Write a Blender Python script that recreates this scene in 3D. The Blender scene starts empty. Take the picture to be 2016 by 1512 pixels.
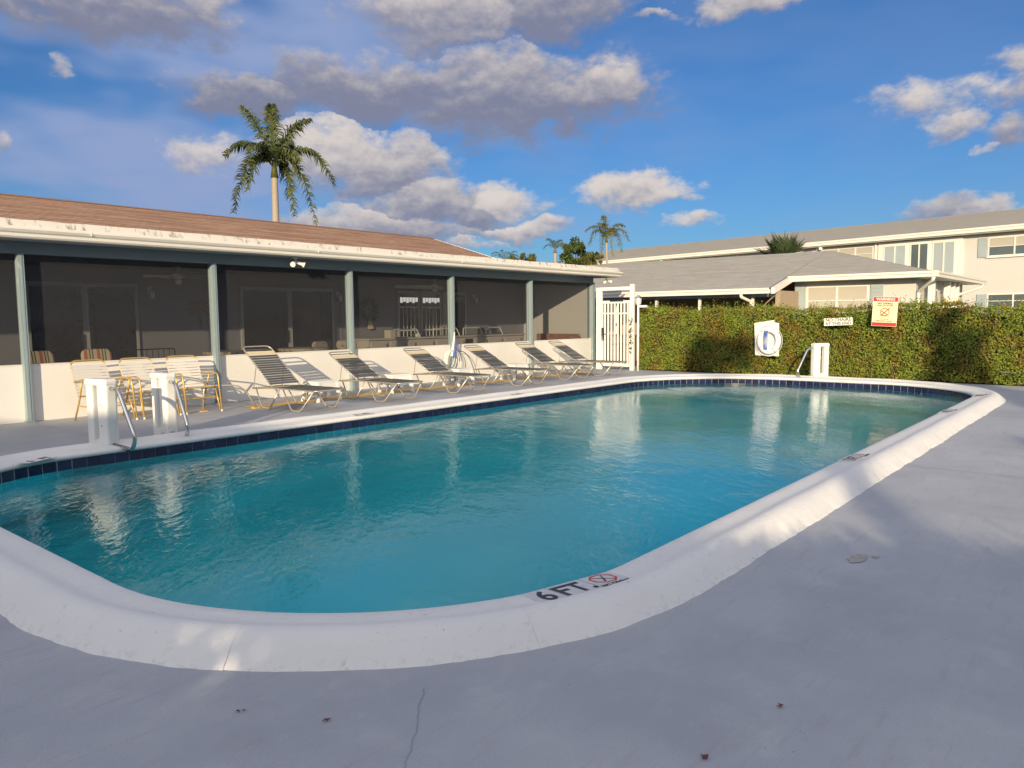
import bpy, bmesh, math, random
from mathutils import Vector, Matrix
R = math.radians
rng = random.Random(7)
scene = bpy.context.scene
COL = scene.collection

# ------------------------------------------------------------------ camera
# World: X runs along the porch wall, Y points from the near deck to the porch, Z up. Metres.
FWD2 = Vector((0.768113, 0.640314, 0)); PITCH = R(4.993); ROLL = R(0.5)
fwd = (FWD2 * math.cos(PITCH) + Vector((0, 0, -math.sin(PITCH)))).normalized()
right0 = Vector((FWD2.y, -FWD2.x, 0)); up0 = right0.cross(fwd)
cam_x = right0 * math.cos(ROLL) - up0 * math.sin(ROLL)
cam_y = right0 * math.sin(ROLL) + up0 * math.cos(ROLL)
cam_d = bpy.data.cameras.new('camera'); cam = bpy.data.objects.new('camera', cam_d); COL.objects.link(cam)
m3 = Matrix((cam_x, cam_y, -fwd)).transposed()
cam.matrix_world = Matrix.Translation((0, 0, 1.55)) @ m3.to_4x4()
cam_d.sensor_width = 36; cam_d.lens = 36 * 1500 / 2016; cam_d.clip_end = 2000; cam_d.clip_start = 0.05
scene.camera = cam

# ------------------------------------------------------------------ sun, exposure
SUN_EL = R(12.4); LX, LY = 0.866, 0.5          # horizontal travel direction of the light
sun_d = bpy.data.lights.new('sun', 'SUN'); sun_d.energy = 4.3; sun_d.angle = R(0.55); sun_d.color = (1.0, 0.80, 0.52)
sun = bpy.data.objects.new('sun', sun_d); COL.objects.link(sun)
trav = Vector((LX * math.cos(SUN_EL), LY * math.cos(SUN_EL), -math.sin(SUN_EL)))
sun.rotation_euler = trav.to_track_quat('-Z', 'Y').to_euler(); sun.location = (-20, -10, 15)
scene.view_settings.view_transform = 'Standard'; scene.view_settings.look = 'None'
scene.view_settings.exposure = 0.35; scene.view_settings.gamma = 1.0
cy = scene.cycles; cy.max_bounces = 7; cy.diffuse_bounces = 2; cy.glossy_bounces = 3; cy.transmission_bounces = 5; cy.transparent_max_bounces = 10
cy.sample_clamp_indirect = 4.0; cy.use_denoising = True; cy.use_adaptive_sampling = True; cy.adaptive_threshold = .02; cy.adaptive_min_samples = 12; cy.caustics_reflective = False; cy.caustics_refractive = True

# ------------------------------------------------------------------ node helpers
class NT:
    def __init__(s, tree): s.t = tree; s.n = tree.nodes; s.l = tree.links
    def new(s, ty, **kw):
        n = s.n.new(ty)
        for k, v in kw.items(): setattr(n, k, v)
        return n
    def put(s, sock, v):
        if v is None: return
        if hasattr(v, 'is_output'): s.l.new(v, sock)
        else: sock.default_value = v
    def m(s, op, a, b=None, c=None, clamp=False):
        n = s.new('ShaderNodeMath', operation=op, use_clamp=clamp)
        s.put(n.inputs[0], a); s.put(n.inputs[1], b); s.put(n.inputs[2], c)
        return n.outputs[0]
    def vm(s, op, a, b=None):
        n = s.new('ShaderNodeVectorMath', operation=op); s.put(n.inputs[0], a); s.put(n.inputs[1], b); return n.outputs[0]
    def ss(s, x, lo, hi, a=0.0, b=1.0):
        n = s.new('ShaderNodeMapRange', interpolation_type='SMOOTHSTEP')
        s.put(n.inputs[0], x); n.inputs[1].default_value = lo; n.inputs[2].default_value = hi
        n.inputs[3].default_value = a; n.inputs[4].default_value = b; return n.outputs[0]
    def mix(s, f, a, b, blend='MIX'):
        n = s.new('ShaderNodeMix', data_type='RGBA', blend_type=blend)
        s.put(n.inputs[0], f)
        s.put(n.inputs[6], (*a, 1) if isinstance(a, tuple) and len(a) == 3 else a)
        s.put(n.inputs[7], (*b, 1) if isinstance(b, tuple) and len(b) == 3 else b)
        return n.outputs[2]
    def noise(s, vec, scale, detail=4, rough=.55, dist=0, out=0):
        n = s.new('ShaderNodeTexNoise'); s.put(n.inputs['Vector'], vec)
        n.inputs['Scale'].default_value = scale; n.inputs['Detail'].default_value = detail
        n.inputs['Roughness'].default_value = rough; n.inputs['Distortion'].default_value = dist
        return n.outputs[out]
    def mapping(s, vec, scale=(1, 1, 1), rot=(0, 0, 0), loc=(0, 0, 0)):
        n = s.new('ShaderNodeMapping'); s.put(n.inputs[0], vec)
        n.inputs['Scale'].default_value = scale; n.inputs['Rotation'].default_value = rot; n.inputs['Location'].default_value = loc
        return n.outputs[0]
    def bump(s, h, strength=.3, dist=.01, normal=None):
        n = s.new('ShaderNodeBump'); s.put(n.inputs['Height'], h)
        n.inputs['Strength'].default_value = strength; n.inputs['Distance'].default_value = dist
        if normal is not None: s.put(n.inputs['Normal'], normal)
        return n.outputs[0]

# ------------------------------------------------------------------ sky with clouds
world = bpy.data.worlds.new('World'); scene.world = world; world.use_nodes = True
w = NT(world.node_tree); w.n.clear()
sky = w.new('ShaderNodeTexSky', sky_type='NISHITA', sun_disc=False, sun_elevation=SUN_EL, sun_rotation=math.atan2(-LX, -LY), altitude=5, air_density=1.0, dust_density=0.6, ozone_density=2.2)
tc = w.new('ShaderNodeTexCoord'); D = tc.outputs['Generated']
sep = w.new('ShaderNodeSeparateXYZ'); w.l.new(D, sep.inputs[0])
wn = w.new('ShaderNodeTexNoise'); w.l.new(w.mapping(D, (1, 1, 1.6)), wn.inputs['Vector'])
wn.inputs['Scale'].default_value = 9; wn.inputs['Detail'].default_value = 6; wn.inputs['Roughness'].default_value = .6
PV = w.new('ShaderNodeCombineXYZ'); w.l.new(w.m('ARCTAN2', sep.outputs[0], sep.outputs[1]), PV.inputs[0]); w.l.new(w.m('ARCSINE', sep.outputs[2]), PV.inputs[1])
wv = w.vm('MULTIPLY', w.vm('SUBTRACT', wn.outputs['Color'], (.5, .5, .5)), (.15, .085, 0))
PW = w.vm('ADD', PV.outputs[0], wv)
CLOUDS = [(0.874,0.274,0.165,0.055,0.052,0.14),(0.707,0.274,0.135,0.034,0.032,0.02),(0.543,0.259,0.087,0.019,0.019,0.05),(0.975,0.286,0.067,0.028,0.034,0.5),
(0.798,0.36,0.105,0.047,0.03,0.5),(0.913,0.366,0.096,0.047,0.03,0.2),(0.396,0.334,0.136,0.044,0.031,0.2),(0.508,0.354,0.039,0.03,0.031,0.5),(0.359,0.271,0.02,0.014,0.013,0.75),
(0.297,0.194,0.016,0.016,0.013,0.6),(0.509,0.195,0.054,0.028,0.024,0.85),(0.643,0.204,0.08,0.035,0.036,0.72),(0.718,0.189,0.083,0.030,0.040,0.42),(0.775,0.146,0.106,0.033,0.026,0.36),
(0.863,0.155,0.056,0.021,0.019,0.9),(0.703,0.12,0.133,0.023,0.021,0.45),(0.879,0.117,0.059,0.013,0.013,0.7),(0.823,0.102,0.052,0.012,0.01,0.7),(1.032,0.154,0.069,0.019,0.016,0.9),
(1.106,0.144,0.02,0.011,0.01,0.8),(1.11,0.112,0.039,0.009,0.009,0.85),(1.36,0.237,0.038,0.024,0.017,0.85),(1.412,0.239,0.022,0.015,0.013,0.8),(1.386,0.211,0.03,0.013,0.013,0.6),
(1.449,0.242,0.03,0.027,0.023,0.6),(1.453,0.196,0.027,0.021,0.023,0.35),(1.428,0.178,0.016,0.007,0.007,0.8),(1.168,0.363,0.065,0.031,0.018,0.8),(1.056,0.354,0.034,0.005,0.006,0.6),
(1.422,0.107,0.072,0.016,0.016,0.3)]
best = None; shd = None
for a0, e0, wa, up, dn, b in CLOUDS:
    we = (up + dn) * .58; e1 = e0 + (up - dn) * .4; wa *= 1.08
    if wa < .05: wa *= 1.3; we *= 1.3
    q = w.new('ShaderNodeVectorMath', operation='MULTIPLY_ADD'); w.l.new(PW, q.inputs[0]); q.inputs[1].default_value = (1 / wa, 1 / we, 0); q.inputs[2].default_value = (-a0 / wa, -e1 / we, 0)
    dt = w.new('ShaderNodeVectorMath', operation='DOT_PRODUCT'); w.l.new(q.outputs[0], dt.inputs[0]); w.l.new(q.outputs[0], dt.inputs[1])
    sy = w.new('ShaderNodeSeparateXYZ'); w.l.new(q.outputs[0], sy.inputs[0])
    sh = w.m('MULTIPLY_ADD', sy.outputs[1], .50, .85 * b - .14); val = dt.outputs['Value']
    if wa < .06: val = w.m('ADD', val, .75 if wa < .033 else .45)
    if best is None: best, shd = val, sh
    else:
        g = w.ss(w.m('SUBTRACT', best, val), -.10, .25)
        mx = w.new('ShaderNodeMix', data_type='FLOAT'); w.l.new(g, mx.inputs[0]); w.l.new(shd, mx.inputs[2]); w.l.new(sh, mx.inputs[3]); shd = mx.outputs[0]
        best = w.m('MINIMUM', val, best)
Dm = w.mapping(D, (1, 1, 1.7))
n1 = w.noise(Dm, 25, 6, .62)
n2 = w.noise(w.vm('ADD', Dm, (-.007, -.004, .014)), 25, 3, .6)   # the same field a step towards the light: relief
dens = w.m('ADD', w.m('SUBTRACT', 1.0, best), w.m('MULTIPLY', w.m('SUBTRACT', n1, .5), 2.1))
alpha = w.ss(dens, -.38, .72)
relief = w.m('MULTIPLY', w.m('SUBTRACT', n1, n2), 1.0)
# unseen broken clouds overhead and sunward, added to lift and whiten the shade
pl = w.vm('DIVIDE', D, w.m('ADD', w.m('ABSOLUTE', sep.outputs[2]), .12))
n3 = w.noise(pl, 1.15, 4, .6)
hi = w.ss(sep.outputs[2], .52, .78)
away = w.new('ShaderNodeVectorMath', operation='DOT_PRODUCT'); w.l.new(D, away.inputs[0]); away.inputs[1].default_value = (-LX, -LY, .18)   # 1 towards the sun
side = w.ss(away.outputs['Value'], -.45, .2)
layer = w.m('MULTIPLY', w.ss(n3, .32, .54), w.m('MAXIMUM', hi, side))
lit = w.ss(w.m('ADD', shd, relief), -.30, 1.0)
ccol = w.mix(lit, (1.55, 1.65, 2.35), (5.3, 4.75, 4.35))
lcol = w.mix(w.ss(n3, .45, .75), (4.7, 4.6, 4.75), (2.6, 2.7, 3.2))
glow = w.m('MULTIPLY_ADD', w.m('POWER', w.m('MAXIMUM', away.outputs['Value'], 0), 3.0), 1.6, 1.0)      # added clouds boosted towards the sun to fill the shade
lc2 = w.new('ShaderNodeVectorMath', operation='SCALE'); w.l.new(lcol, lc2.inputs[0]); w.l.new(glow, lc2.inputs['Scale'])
vz = w.new('ShaderNodeSeparateXYZ'); w.l.new(PV.outputs[0], vz.inputs[0])
veil = w.m('MULTIPLY', w.ss(w.noise(w.mapping(D, (1, 1, 3.0)), 3.6, 3, .6), .34, .66), w.ss(vz.outputs[0], .55, 1.2, .95, .16))
skyc = w.mix(1.0, sky.outputs[0], (0.27, 0.50, 0.80), 'MULTIPLY')
skyc = w.mix(veil, skyc, (2.05, 2.65, 4.35))
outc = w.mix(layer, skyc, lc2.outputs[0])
outc = w.mix(w.m('MULTIPLY', alpha, .95), outc, ccol)
bg = w.new('ShaderNodeBackground'); w.l.new(outc, bg.inputs[0]); bg.inputs[1].default_value = 0.11
world.cycles.sampling_method = 'MANUAL'; world.cycles.sample_map_resolution = 512
wo = w.new('ShaderNodeOutputWorld'); w.l.new(bg.outputs[0], wo.inputs[0])

# ------------------------------------------------------------------ materials
def rawmat(name):
    m = bpy.data.materials.new(name); m.use_nodes = True; t = NT(m.node_tree); t.n.clear()
    out = t.new('ShaderNodeOutputMaterial'); return m, t, out
def pm(name, col, rough=.6, var=.12, scale=3., bump=0., bscale=60., metal=0., spec=.5, col2=None, f2=(.5, .7), s2=8., stretch=(1, 1, 1), rnd=0., trans=0.):
    m, t, out = rawmat(name)
    p = t.new('ShaderNodeBsdfPrincipled'); t.l.new(p.outputs[0], out.inputs[0])
    co = t.new('ShaderNodeTexCoord').outputs['Object']
    geo = t.new('ShaderNodeNewGeometry').outputs['Position']
    v = t.mapping(geo, stretch)
    n = t.noise(v, scale, 5)
    c = t.mix(n, tuple(x * (1 - var) for x in col), tuple(min(1, x * (1 + var)) for x in col))
    if col2 is not None:
        k = t.ss(t.noise(v, s2, 6, .62), *f2)
        c = t.mix(k, c, col2)
    if rnd:
        oi = t.new('ShaderNodeObjectInfo').outputs['Random']
        hs = t.new('ShaderNodeHueSaturation'); t.l.new(c, hs.inputs['Color']); t.put(hs.inputs['Value'], t.m('MULTIPLY_ADD', oi, 2 * rnd, 1 - rnd)); c = hs.outputs[0]
    t.l.new(c, p.inputs['Base Color'])
    t.put(p.inputs['Roughness'], t.m('MULTIPLY_ADD', n, .2, rough - .1)); p.inputs['Metallic'].default_value = metal
    p.inputs['Specular IOR Level'].default_value = spec
    if trans: p.inputs['Transmission Weight'].default_value = trans
    if bump: t.l.new(t.bump(t.noise(geo, bscale, 4), bump, .01), p.inputs['Normal'])
    return m
M = {}
M['wall'] = pm('wall_paint', (.80, .785, .74), .7, .05, 1.2, .15, 90, col2=(.66, .63, .56), f2=(.62, .85), s2=2.5)
M['white'] = pm('white_paint', (.82, .81, .77), .5, .05, 3, .05, 70, col2=(.6, .58, .53), f2=(.66, .85), s2=7)
M['plastic'] = pm('white_plastic', (.84, .83, .78), .4, .04, 3, col2=(.62, .6, .54), f2=(.66, .82), s2=9)
M['post'] = pm('blue_grey_paint', (.26, .335, .36), .55, .12, 6, .1, 60, col2=(.5, .53, .5), f2=(.62, .75), s2=14, stretch=(1, 1, .25))
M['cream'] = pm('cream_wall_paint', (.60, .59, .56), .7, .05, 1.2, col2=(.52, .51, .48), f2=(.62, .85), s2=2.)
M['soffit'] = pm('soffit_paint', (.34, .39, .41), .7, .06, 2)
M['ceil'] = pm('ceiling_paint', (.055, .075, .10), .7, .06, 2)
M['gutter'] = pm('gutter_paint', (.80, .77, .70), .45, .05, 2, col2=(.55, .5, .44), f2=(.66, .85), s2=6, stretch=(1, 1, .3))
M['strip'] = pm('stained_roof_edge', (.66, .635, .585), .75, .06, 2, .2, 50, col2=(.24, .21, .18), f2=(.52, .72), s2=11, stretch=(1.1, 1.1, .22))
M['beam'] = pm('dull_blue_beam', (.17, .215, .235), .6, .1, 3)
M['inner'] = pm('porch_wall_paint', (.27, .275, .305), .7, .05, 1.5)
M['endwall'] = pm('porch_end_paint', (.74, .73, .70), .7, .04, 1.5)
M['glass'] = pm('dark_glass', (.012, .014, .016), .06, .1, 2, spec=.5)
M['dframe'] = pm('door_frame', (.5, .5, .47), .45, .06, 3)
M['gold'] = pm('gold_enamel_tube', (.58, .38, .12), .36, .12, 8, metal=.35)
M['strapw'] = pm('white_vinyl_strap', (.70, .67, .61), .45, .05, 5)
M['strapg'] = pm('grey_vinyl_strap', (.085, .088, .095), .42, .15, 5, rnd=.25)
M['strapc'] = pm('cream_vinyl_strap', (.72, .62, .42), .45, .06, 5)
M['alu'] = pm('champagne_tube', (.55, .50, .40), .35, .08, 6, metal=.55)
M['steel'] = pm('stainless_steel', (.62, .60, .57), .18, .08, 6, metal=1.)
M['tile'] = pm('blue_tile', (.013, .018, .062), .2, .2, 6, rnd=.3, col2=(.06, .07, .13), f2=(.62, .8), s2=20)
M['grout'] = pm('tile_grout', (.5, .52, .56), .8, .1, 20)
M['yellow'] = pm('yellow_paint', (.78, .44, .08), .6, .12, 6, col2=(.5, .42, .3), f2=(.55, .7), s2=9)
M['black'] = pm('black_paint', (.02, .02, .024), .5, .2, 10)
M['ink'] = pm('dark_ink', (.035, .037, .05), .6, .3, 30, col2=(.3, .3, .32), f2=(.66, .8), s2=60)
M['red'] = pm('red_ink', (.62, .035, .04), .5, .1, 12)
M['sign'] = pm('sign_white', (.83, .82, .74), .5, .05, 6, col2=(.66, .6, .42), f2=(.6, .8), s2=7)
M['signy'] = pm('faded_sign', (.82, .72, .44), .5, .08, 6)
M['plate'] = pm('marker_plate', (.62, .62, .63), .6, .08, 14, col2=(.45, .45, .46), f2=(.6, .75), s2=25)
M['blue'] = pm('blue_rope', (.05, .13, .45), .6, .15, 20)
M['vinyl'] = pm('ring_vinyl', (.82, .83, .84), .4, .04, 5)
M['bark'] = pm('bark', (.16, .12, .085), .85, .3, 6, .5, 25)
M['palmbark'] = pm('palm_trunk', (.36, .31, .245), .8, .12, 3, .4, 14, stretch=(.5, .5, 4))
M['frame2'] = pm('window_frame', (.78, .76, .70), .5, .04, 3)
M['shutter'] = pm('shutter_paint', (.36, .42, .44), .6, .06, 3)
M['pane'] = pm('window_pane', (.10, .13, .14), .08, .2, 2)
M['blind'] = pm('window_blind', (.46, .43, .37), .6, .06, 3, stretch=(1, 1, 6))
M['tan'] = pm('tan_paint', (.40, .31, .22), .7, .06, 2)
M['stripeb'] = pm('cushion_backing', (.3, .28, .22), .8, .1, 6)
M['wood'] = pm('cabinet_paint', (.62, .58, .50), .55, .06, 4)
M['wicker'] = pm('rust_wicker', (.30, .12, .07), .7, .3, 30, col2=(.42, .32, .2), f2=(.5, .6), s2=22)
M['floral'] = pm('floral_fabric', (.5, .44, .34), .8, .15, 8, col2=(.2, .2, .13), f2=(.52, .6), s2=16)
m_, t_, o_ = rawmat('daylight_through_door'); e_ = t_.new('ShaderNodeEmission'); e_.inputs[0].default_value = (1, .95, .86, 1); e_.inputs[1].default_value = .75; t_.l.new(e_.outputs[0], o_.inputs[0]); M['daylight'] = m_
M['mortar'] = pm('coping_bed', (.55, .55, .54), .8, .1, 8)
M['stain'] = pm('rust_stain', (.30, .25, .2), .8, .3, 20)
M['leaf_dead'] = pm('dead_leaf', (.16, .05, .03), .7, .3, 20)
M['fabricgrey'] = pm('grey_fabric', (.08, .08, .09), .8, .15, 10)

def shingles(name, c1, c2, c3, k=1.0):
    m, t, out = rawmat(name); p = t.new('ShaderNodeBsdfPrincipled'); t.l.new(p.outputs[0], out.inputs[0])
    uv = t.new('ShaderNodeUVMap').outputs[0]
    b = t.new('ShaderNodeTexBrick'); t.l.new(uv, b.inputs['Vector']); b.offset = .37; b.offset_frequency = 2
    b.inputs['Scale'].default_value = 1; b.inputs['Brick Width'].default_value = .32; b.inputs['Row Height'].default_value = .14
    b.inputs['Mortar Size'].default_value = .006; b.inputs['Color1'].default_value = (*c1, 1); b.inputs['Color2'].default_value = (*c2, 1)
    b.inputs['Mortar'].default_value = (*c3, 1); b.inputs['Bias'].default_value = -.1
    n = t.noise(t.mapping(uv, (.35, 2.6, 1)), 1.6, 6, .7)
    c = t.mix(t.m('MULTIPLY', t.ss(n, .42, .62), k), b.outputs[0], t.mix(.5, c2, c3))
    g = t.noise(uv, 55, 3)
    c = t.mix(.55, c, t.mix(g, (.25, .25, .25), (.8, .8, .8)), 'OVERLAY')
    t.l.new(c, p.inputs['Base Color']); p.inputs['Roughness'].default_value = .9; p.inputs['Specular IOR Level'].default_value = .2
    t.l.new(t.bump(t.m('ADD', g, t.m('MULTIPLY', b.outputs['Fac'], -2)), .5, .01), p.inputs['Normal'])
    return m
M['shb'] = shingles('brown_shingles', (.66, .45, .33), (.48, .31, .225), (.2, .12, .085))
M['shg'] = shingles('grey_shingles', (.52, .51, .49), (.40, .395, .38), (.22, .215, .205), .45)

def deckmat():
    m, t, out = rawmat('painted_concrete'); p = t.new('ShaderNodeBsdfPrincipled'); t.l.new(p.outputs[0], out.inputs[0])
    g = t.new('ShaderNodeNewGeometry').outputs['Position']
    n = t.noise(g, .55, 7, .6); n2 = t.noise(g, 3.2, 6, .65); n3 = t.noise(g, 38, 4, .6)
    c = t.mix(t.ss(n, .3, .7), (.345, .362, .410), (.445, .460, .495))
    c = t.mix(t.ss(n2, .50, .72, 0, .38), c, (.50, .515, .54))
    c = t.mix(t.ss(n2, .30, .44, .25, 0), c, (.34, .35, .385))
    streak = t.noise(t.mapping(g, (1, 9, 1), (0, 0, R(24))), 2.2, 5, .6)
    c = t.mix(t.ss(streak, .54, .72, 0, .5), c, (.33, .325, .345))
    damp = t.noise(t.mapping(g, (1, 1.4, 1)), .9, 8, .7)
    c = t.mix(t.ss(damp, .56, .64, 0, .18), c, (.28, .285, .31))
    chips = t.m('MULTIPLY', t.ss(t.noise(t.mapping(g, (1, 2.2, 1), (0, 0, R(35))), 22, 4, .75), .63, .70), t.ss(t.noise(g, 1.3, 3), .42, .62))
    c = t.mix(t.m('MULTIPLY', chips, .75), c, (.22, .20, .19))
    c = t.mix(.35, c, t.mix(t.noise(g, 95, 3, .7), (.28, .28, .28), (.72, .72, .72)), 'OVERLAY')
    t.l.new(c, p.inputs['Base Color']); t.put(p.inputs['Roughness'], t.m('MULTIPLY_ADD', n2, .3, .5)); p.inputs['Specular IOR Level'].default_value = .35
    t.l.new(t.bump(t.m('ADD', t.m('MULTIPLY', n3, .5), t.m('ADD', t.m('MULTIPLY', n2, .9), t.m('MULTIPLY', chips, -.8))), .35, .012), p.inputs['Normal'])
    return m
M['deck'] = deckmat()
def copingmat():
    m, t, out = rawmat('coping_paint'); p = t.new('ShaderNodeBsdfPrincipled'); t.l.new(p.outputs[0], out.inputs[0])
    g = t.new('ShaderNodeNewGeometry').outputs['Position']
    n = t.noise(g, 1.6, 6, .6); n2 = t.noise(g, 17, 6, .65); n3 = t.noise(g, 60, 3)
    c = t.mix(n, (.74, .73, .72), (.83, .82, .79))
    c = t.mix(t.ss(n2, .60, .74, 0, .6), c, (.58, .57, .55))
    sepz = t.new('ShaderNodeSeparateXYZ'); t.l.new(g, sepz.inputs[0])
    chips = t.m('MULTIPLY', t.ss(t.noise(g, 30, 3, .7), .66, .71), t.ss(t.noise(g, 2.1, 4), .52, .66))
    c = t.mix(t.m('MULTIPLY', chips, .8), c, (.3, .28, .26))
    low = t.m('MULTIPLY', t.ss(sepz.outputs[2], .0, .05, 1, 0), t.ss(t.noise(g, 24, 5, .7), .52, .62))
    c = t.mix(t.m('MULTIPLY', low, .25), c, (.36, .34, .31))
    scuff = t.m('MULTIPLY', t.ss(t.noise(t.mapping(g, (1, 3, 1), (0, 0, .5)), 6, 5, .7), .6, .7), .35)
    c = t.mix(scuff, c, (.60, .585, .56))
    t.l.new(c, p.inputs['Base Color']); t.put(p.inputs['Roughness'], t.m('MULTIPLY_ADD', n, .3, .45))
    t.l.new(t.bump(t.m('ADD', t.m('MULTIPLY', n2, 1.0), t.m('MULTIPLY', n3, .5)), .32, .012), p.inputs['Normal'])
    return m
M['coping'] = copingmat()
def watermat():
    m, t, out = rawmat('pool_water')
    g = t.new('ShaderNodeNewGeometry').outputs['Position']
    gm = t.mapping(g, (1, 1, 1), (0, 0, R(40)))
    big = t.noise(t.mapping(gm, (1.0, .5, 1)), .9, 2, .5, .6)
    mid = t.noise(t.mapping(gm, (1.0, .45, 1)), 4.0, 3, .55, .5)
    fine = t.noise(t.mapping(gm, (1.0, .42, 1)), 17, 3, .6, .3)
    patch = t.ss(t.noise(g, .42, 3, .5), .36, .62, .5, 1.15)
    h = t.m('MULTIPLY_ADD', big, .010, t.m('MULTIPLY', patch, t.m('MULTIPLY_ADD', mid, .0080, t.m('MULTIPLY', fine, .0050))))
    nrm = t.bump(h, 1.0, 1.0)
    fr = t.new('ShaderNodeFresnel'); fr.inputs[0].default_value = 1.33; t.l.new(nrm, fr.inputs['Normal'])
    gl = t.new('ShaderNodeBsdfGlossy'); gl.inputs['Roughness'].default_value = .02; t.l.new(nrm, gl.inputs['Normal'])
    gl.inputs['Color'].default_value = (1, 1, 1, 1)
    tr = t.new('ShaderNodeBsdfRefraction'); tr.inputs['Color'].default_value = (1, 1, 1, 1); tr.inputs['IOR'].default_value = 1.33; tr.inputs['Roughness'].default_value = .0; t.l.new(nrm, tr.inputs['Normal'])
    mx = t.new('ShaderNodeMixShader'); t.l.new(fr.outputs[0], mx.inputs[0]); t.l.new(tr.outputs[0], mx.inputs[1]); t.l.new(gl.outputs[0], mx.inputs[2])
    t.l.new(mx.outputs[0], out.inputs[0])
    va = t.new('ShaderNodeVolumeAbsorption'); va.inputs[0].default_value = (.01, .882, .918, 1); va.inputs[1].default_value = .80
    t.l.new(va.outputs[0], out.inputs[1])
    return m
M['water'] = watermat()
M['basin'] = pm('pool_plaster', (.42, .86, .90), .7, .14, .5)
def screenmat():
    m, t, out = rawmat('insect_screen')
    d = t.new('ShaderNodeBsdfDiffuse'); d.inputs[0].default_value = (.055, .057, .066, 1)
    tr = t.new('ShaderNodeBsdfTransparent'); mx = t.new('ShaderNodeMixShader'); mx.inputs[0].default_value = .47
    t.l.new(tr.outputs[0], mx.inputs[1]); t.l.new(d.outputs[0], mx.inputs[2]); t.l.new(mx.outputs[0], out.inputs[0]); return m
M['screen'] = screenmat()
def leafmat(name, cols, nscale=1.2, trans=.25, contrast=(.3, .7)):
    """cols: 4 leaf colours; per-leaf value from the face attribute, patches from noise"""
    m, t, out = rawmat(name)
    at = t.new('ShaderNodeAttribute', attribute_name='rnd').outputs['Fac']
    g = t.new('ShaderNodeNewGeometry').outputs['Position']
    n = t.ss(t.noise(g, nscale, 4, .6), *contrast)
    c = t.mix(n, t.mix(at, cols[0], cols[1]), t.mix(at, cols[2], cols[3]))
    d = t.new('ShaderNodeBsdfPrincipled'); t.l.new(c, d.inputs['Base Color']); d.inputs['Roughness'].default_value = .55; d.inputs['Specular IOR Level'].default_value = .3
    tl = t.new('ShaderNodeBsdfTranslucent'); t.l.new(c, tl.inputs[0])
    mx = t.new('ShaderNodeMixShader'); mx.inputs[0].default_value = trans
    t.l.new(d.outputs[0], mx.inputs[1]); t.l.new(tl.outputs[0], mx.inputs[2]); t.l.new(mx.outputs[0], out.inputs[0]); return m
M['hedge'] = leafmat('hedge_leaves', ((.065, .13, .018), (.38, .43, .06), (.10, .08, .02), (.43, .33, .06)), 1.8, .3, (.42, .66))
M['leafg'] = leafmat('tree_leaves', ((.03, .06, .012), (.08, .13, .03), (.05, .075, .015), (.14, .15, .03)), 1.5)
M['leafy'] = leafmat('yellowish_leaves', ((.08, .10, .02), (.22, .2, .03), (.1, .13, .03), (.2, .14, .05)), 1.5)
M['palm'] = leafmat('palm_leaflets', ((.05, .075, .03), (.10, .13, .045), (.08, .11, .035), (.19, .20, .07)), .9, .25)
M['palmy'] = leafmat('yellow_palm_leaflets', ((.05, .08, .02), (.12, .15, .03), (.16, .15, .03), (.26, .2, .05)), 1.2, .2)
M['fan'] = leafmat('fan_palm_leaves', ((.03, .05, .02), (.07, .10, .04), (.05, .08, .03), (.12, .15, .07)), 1.2, .15)
M['grass'] = pm('lawn', (.06, .085, .025), .9, .3, 1.5, .4, 40)

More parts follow.
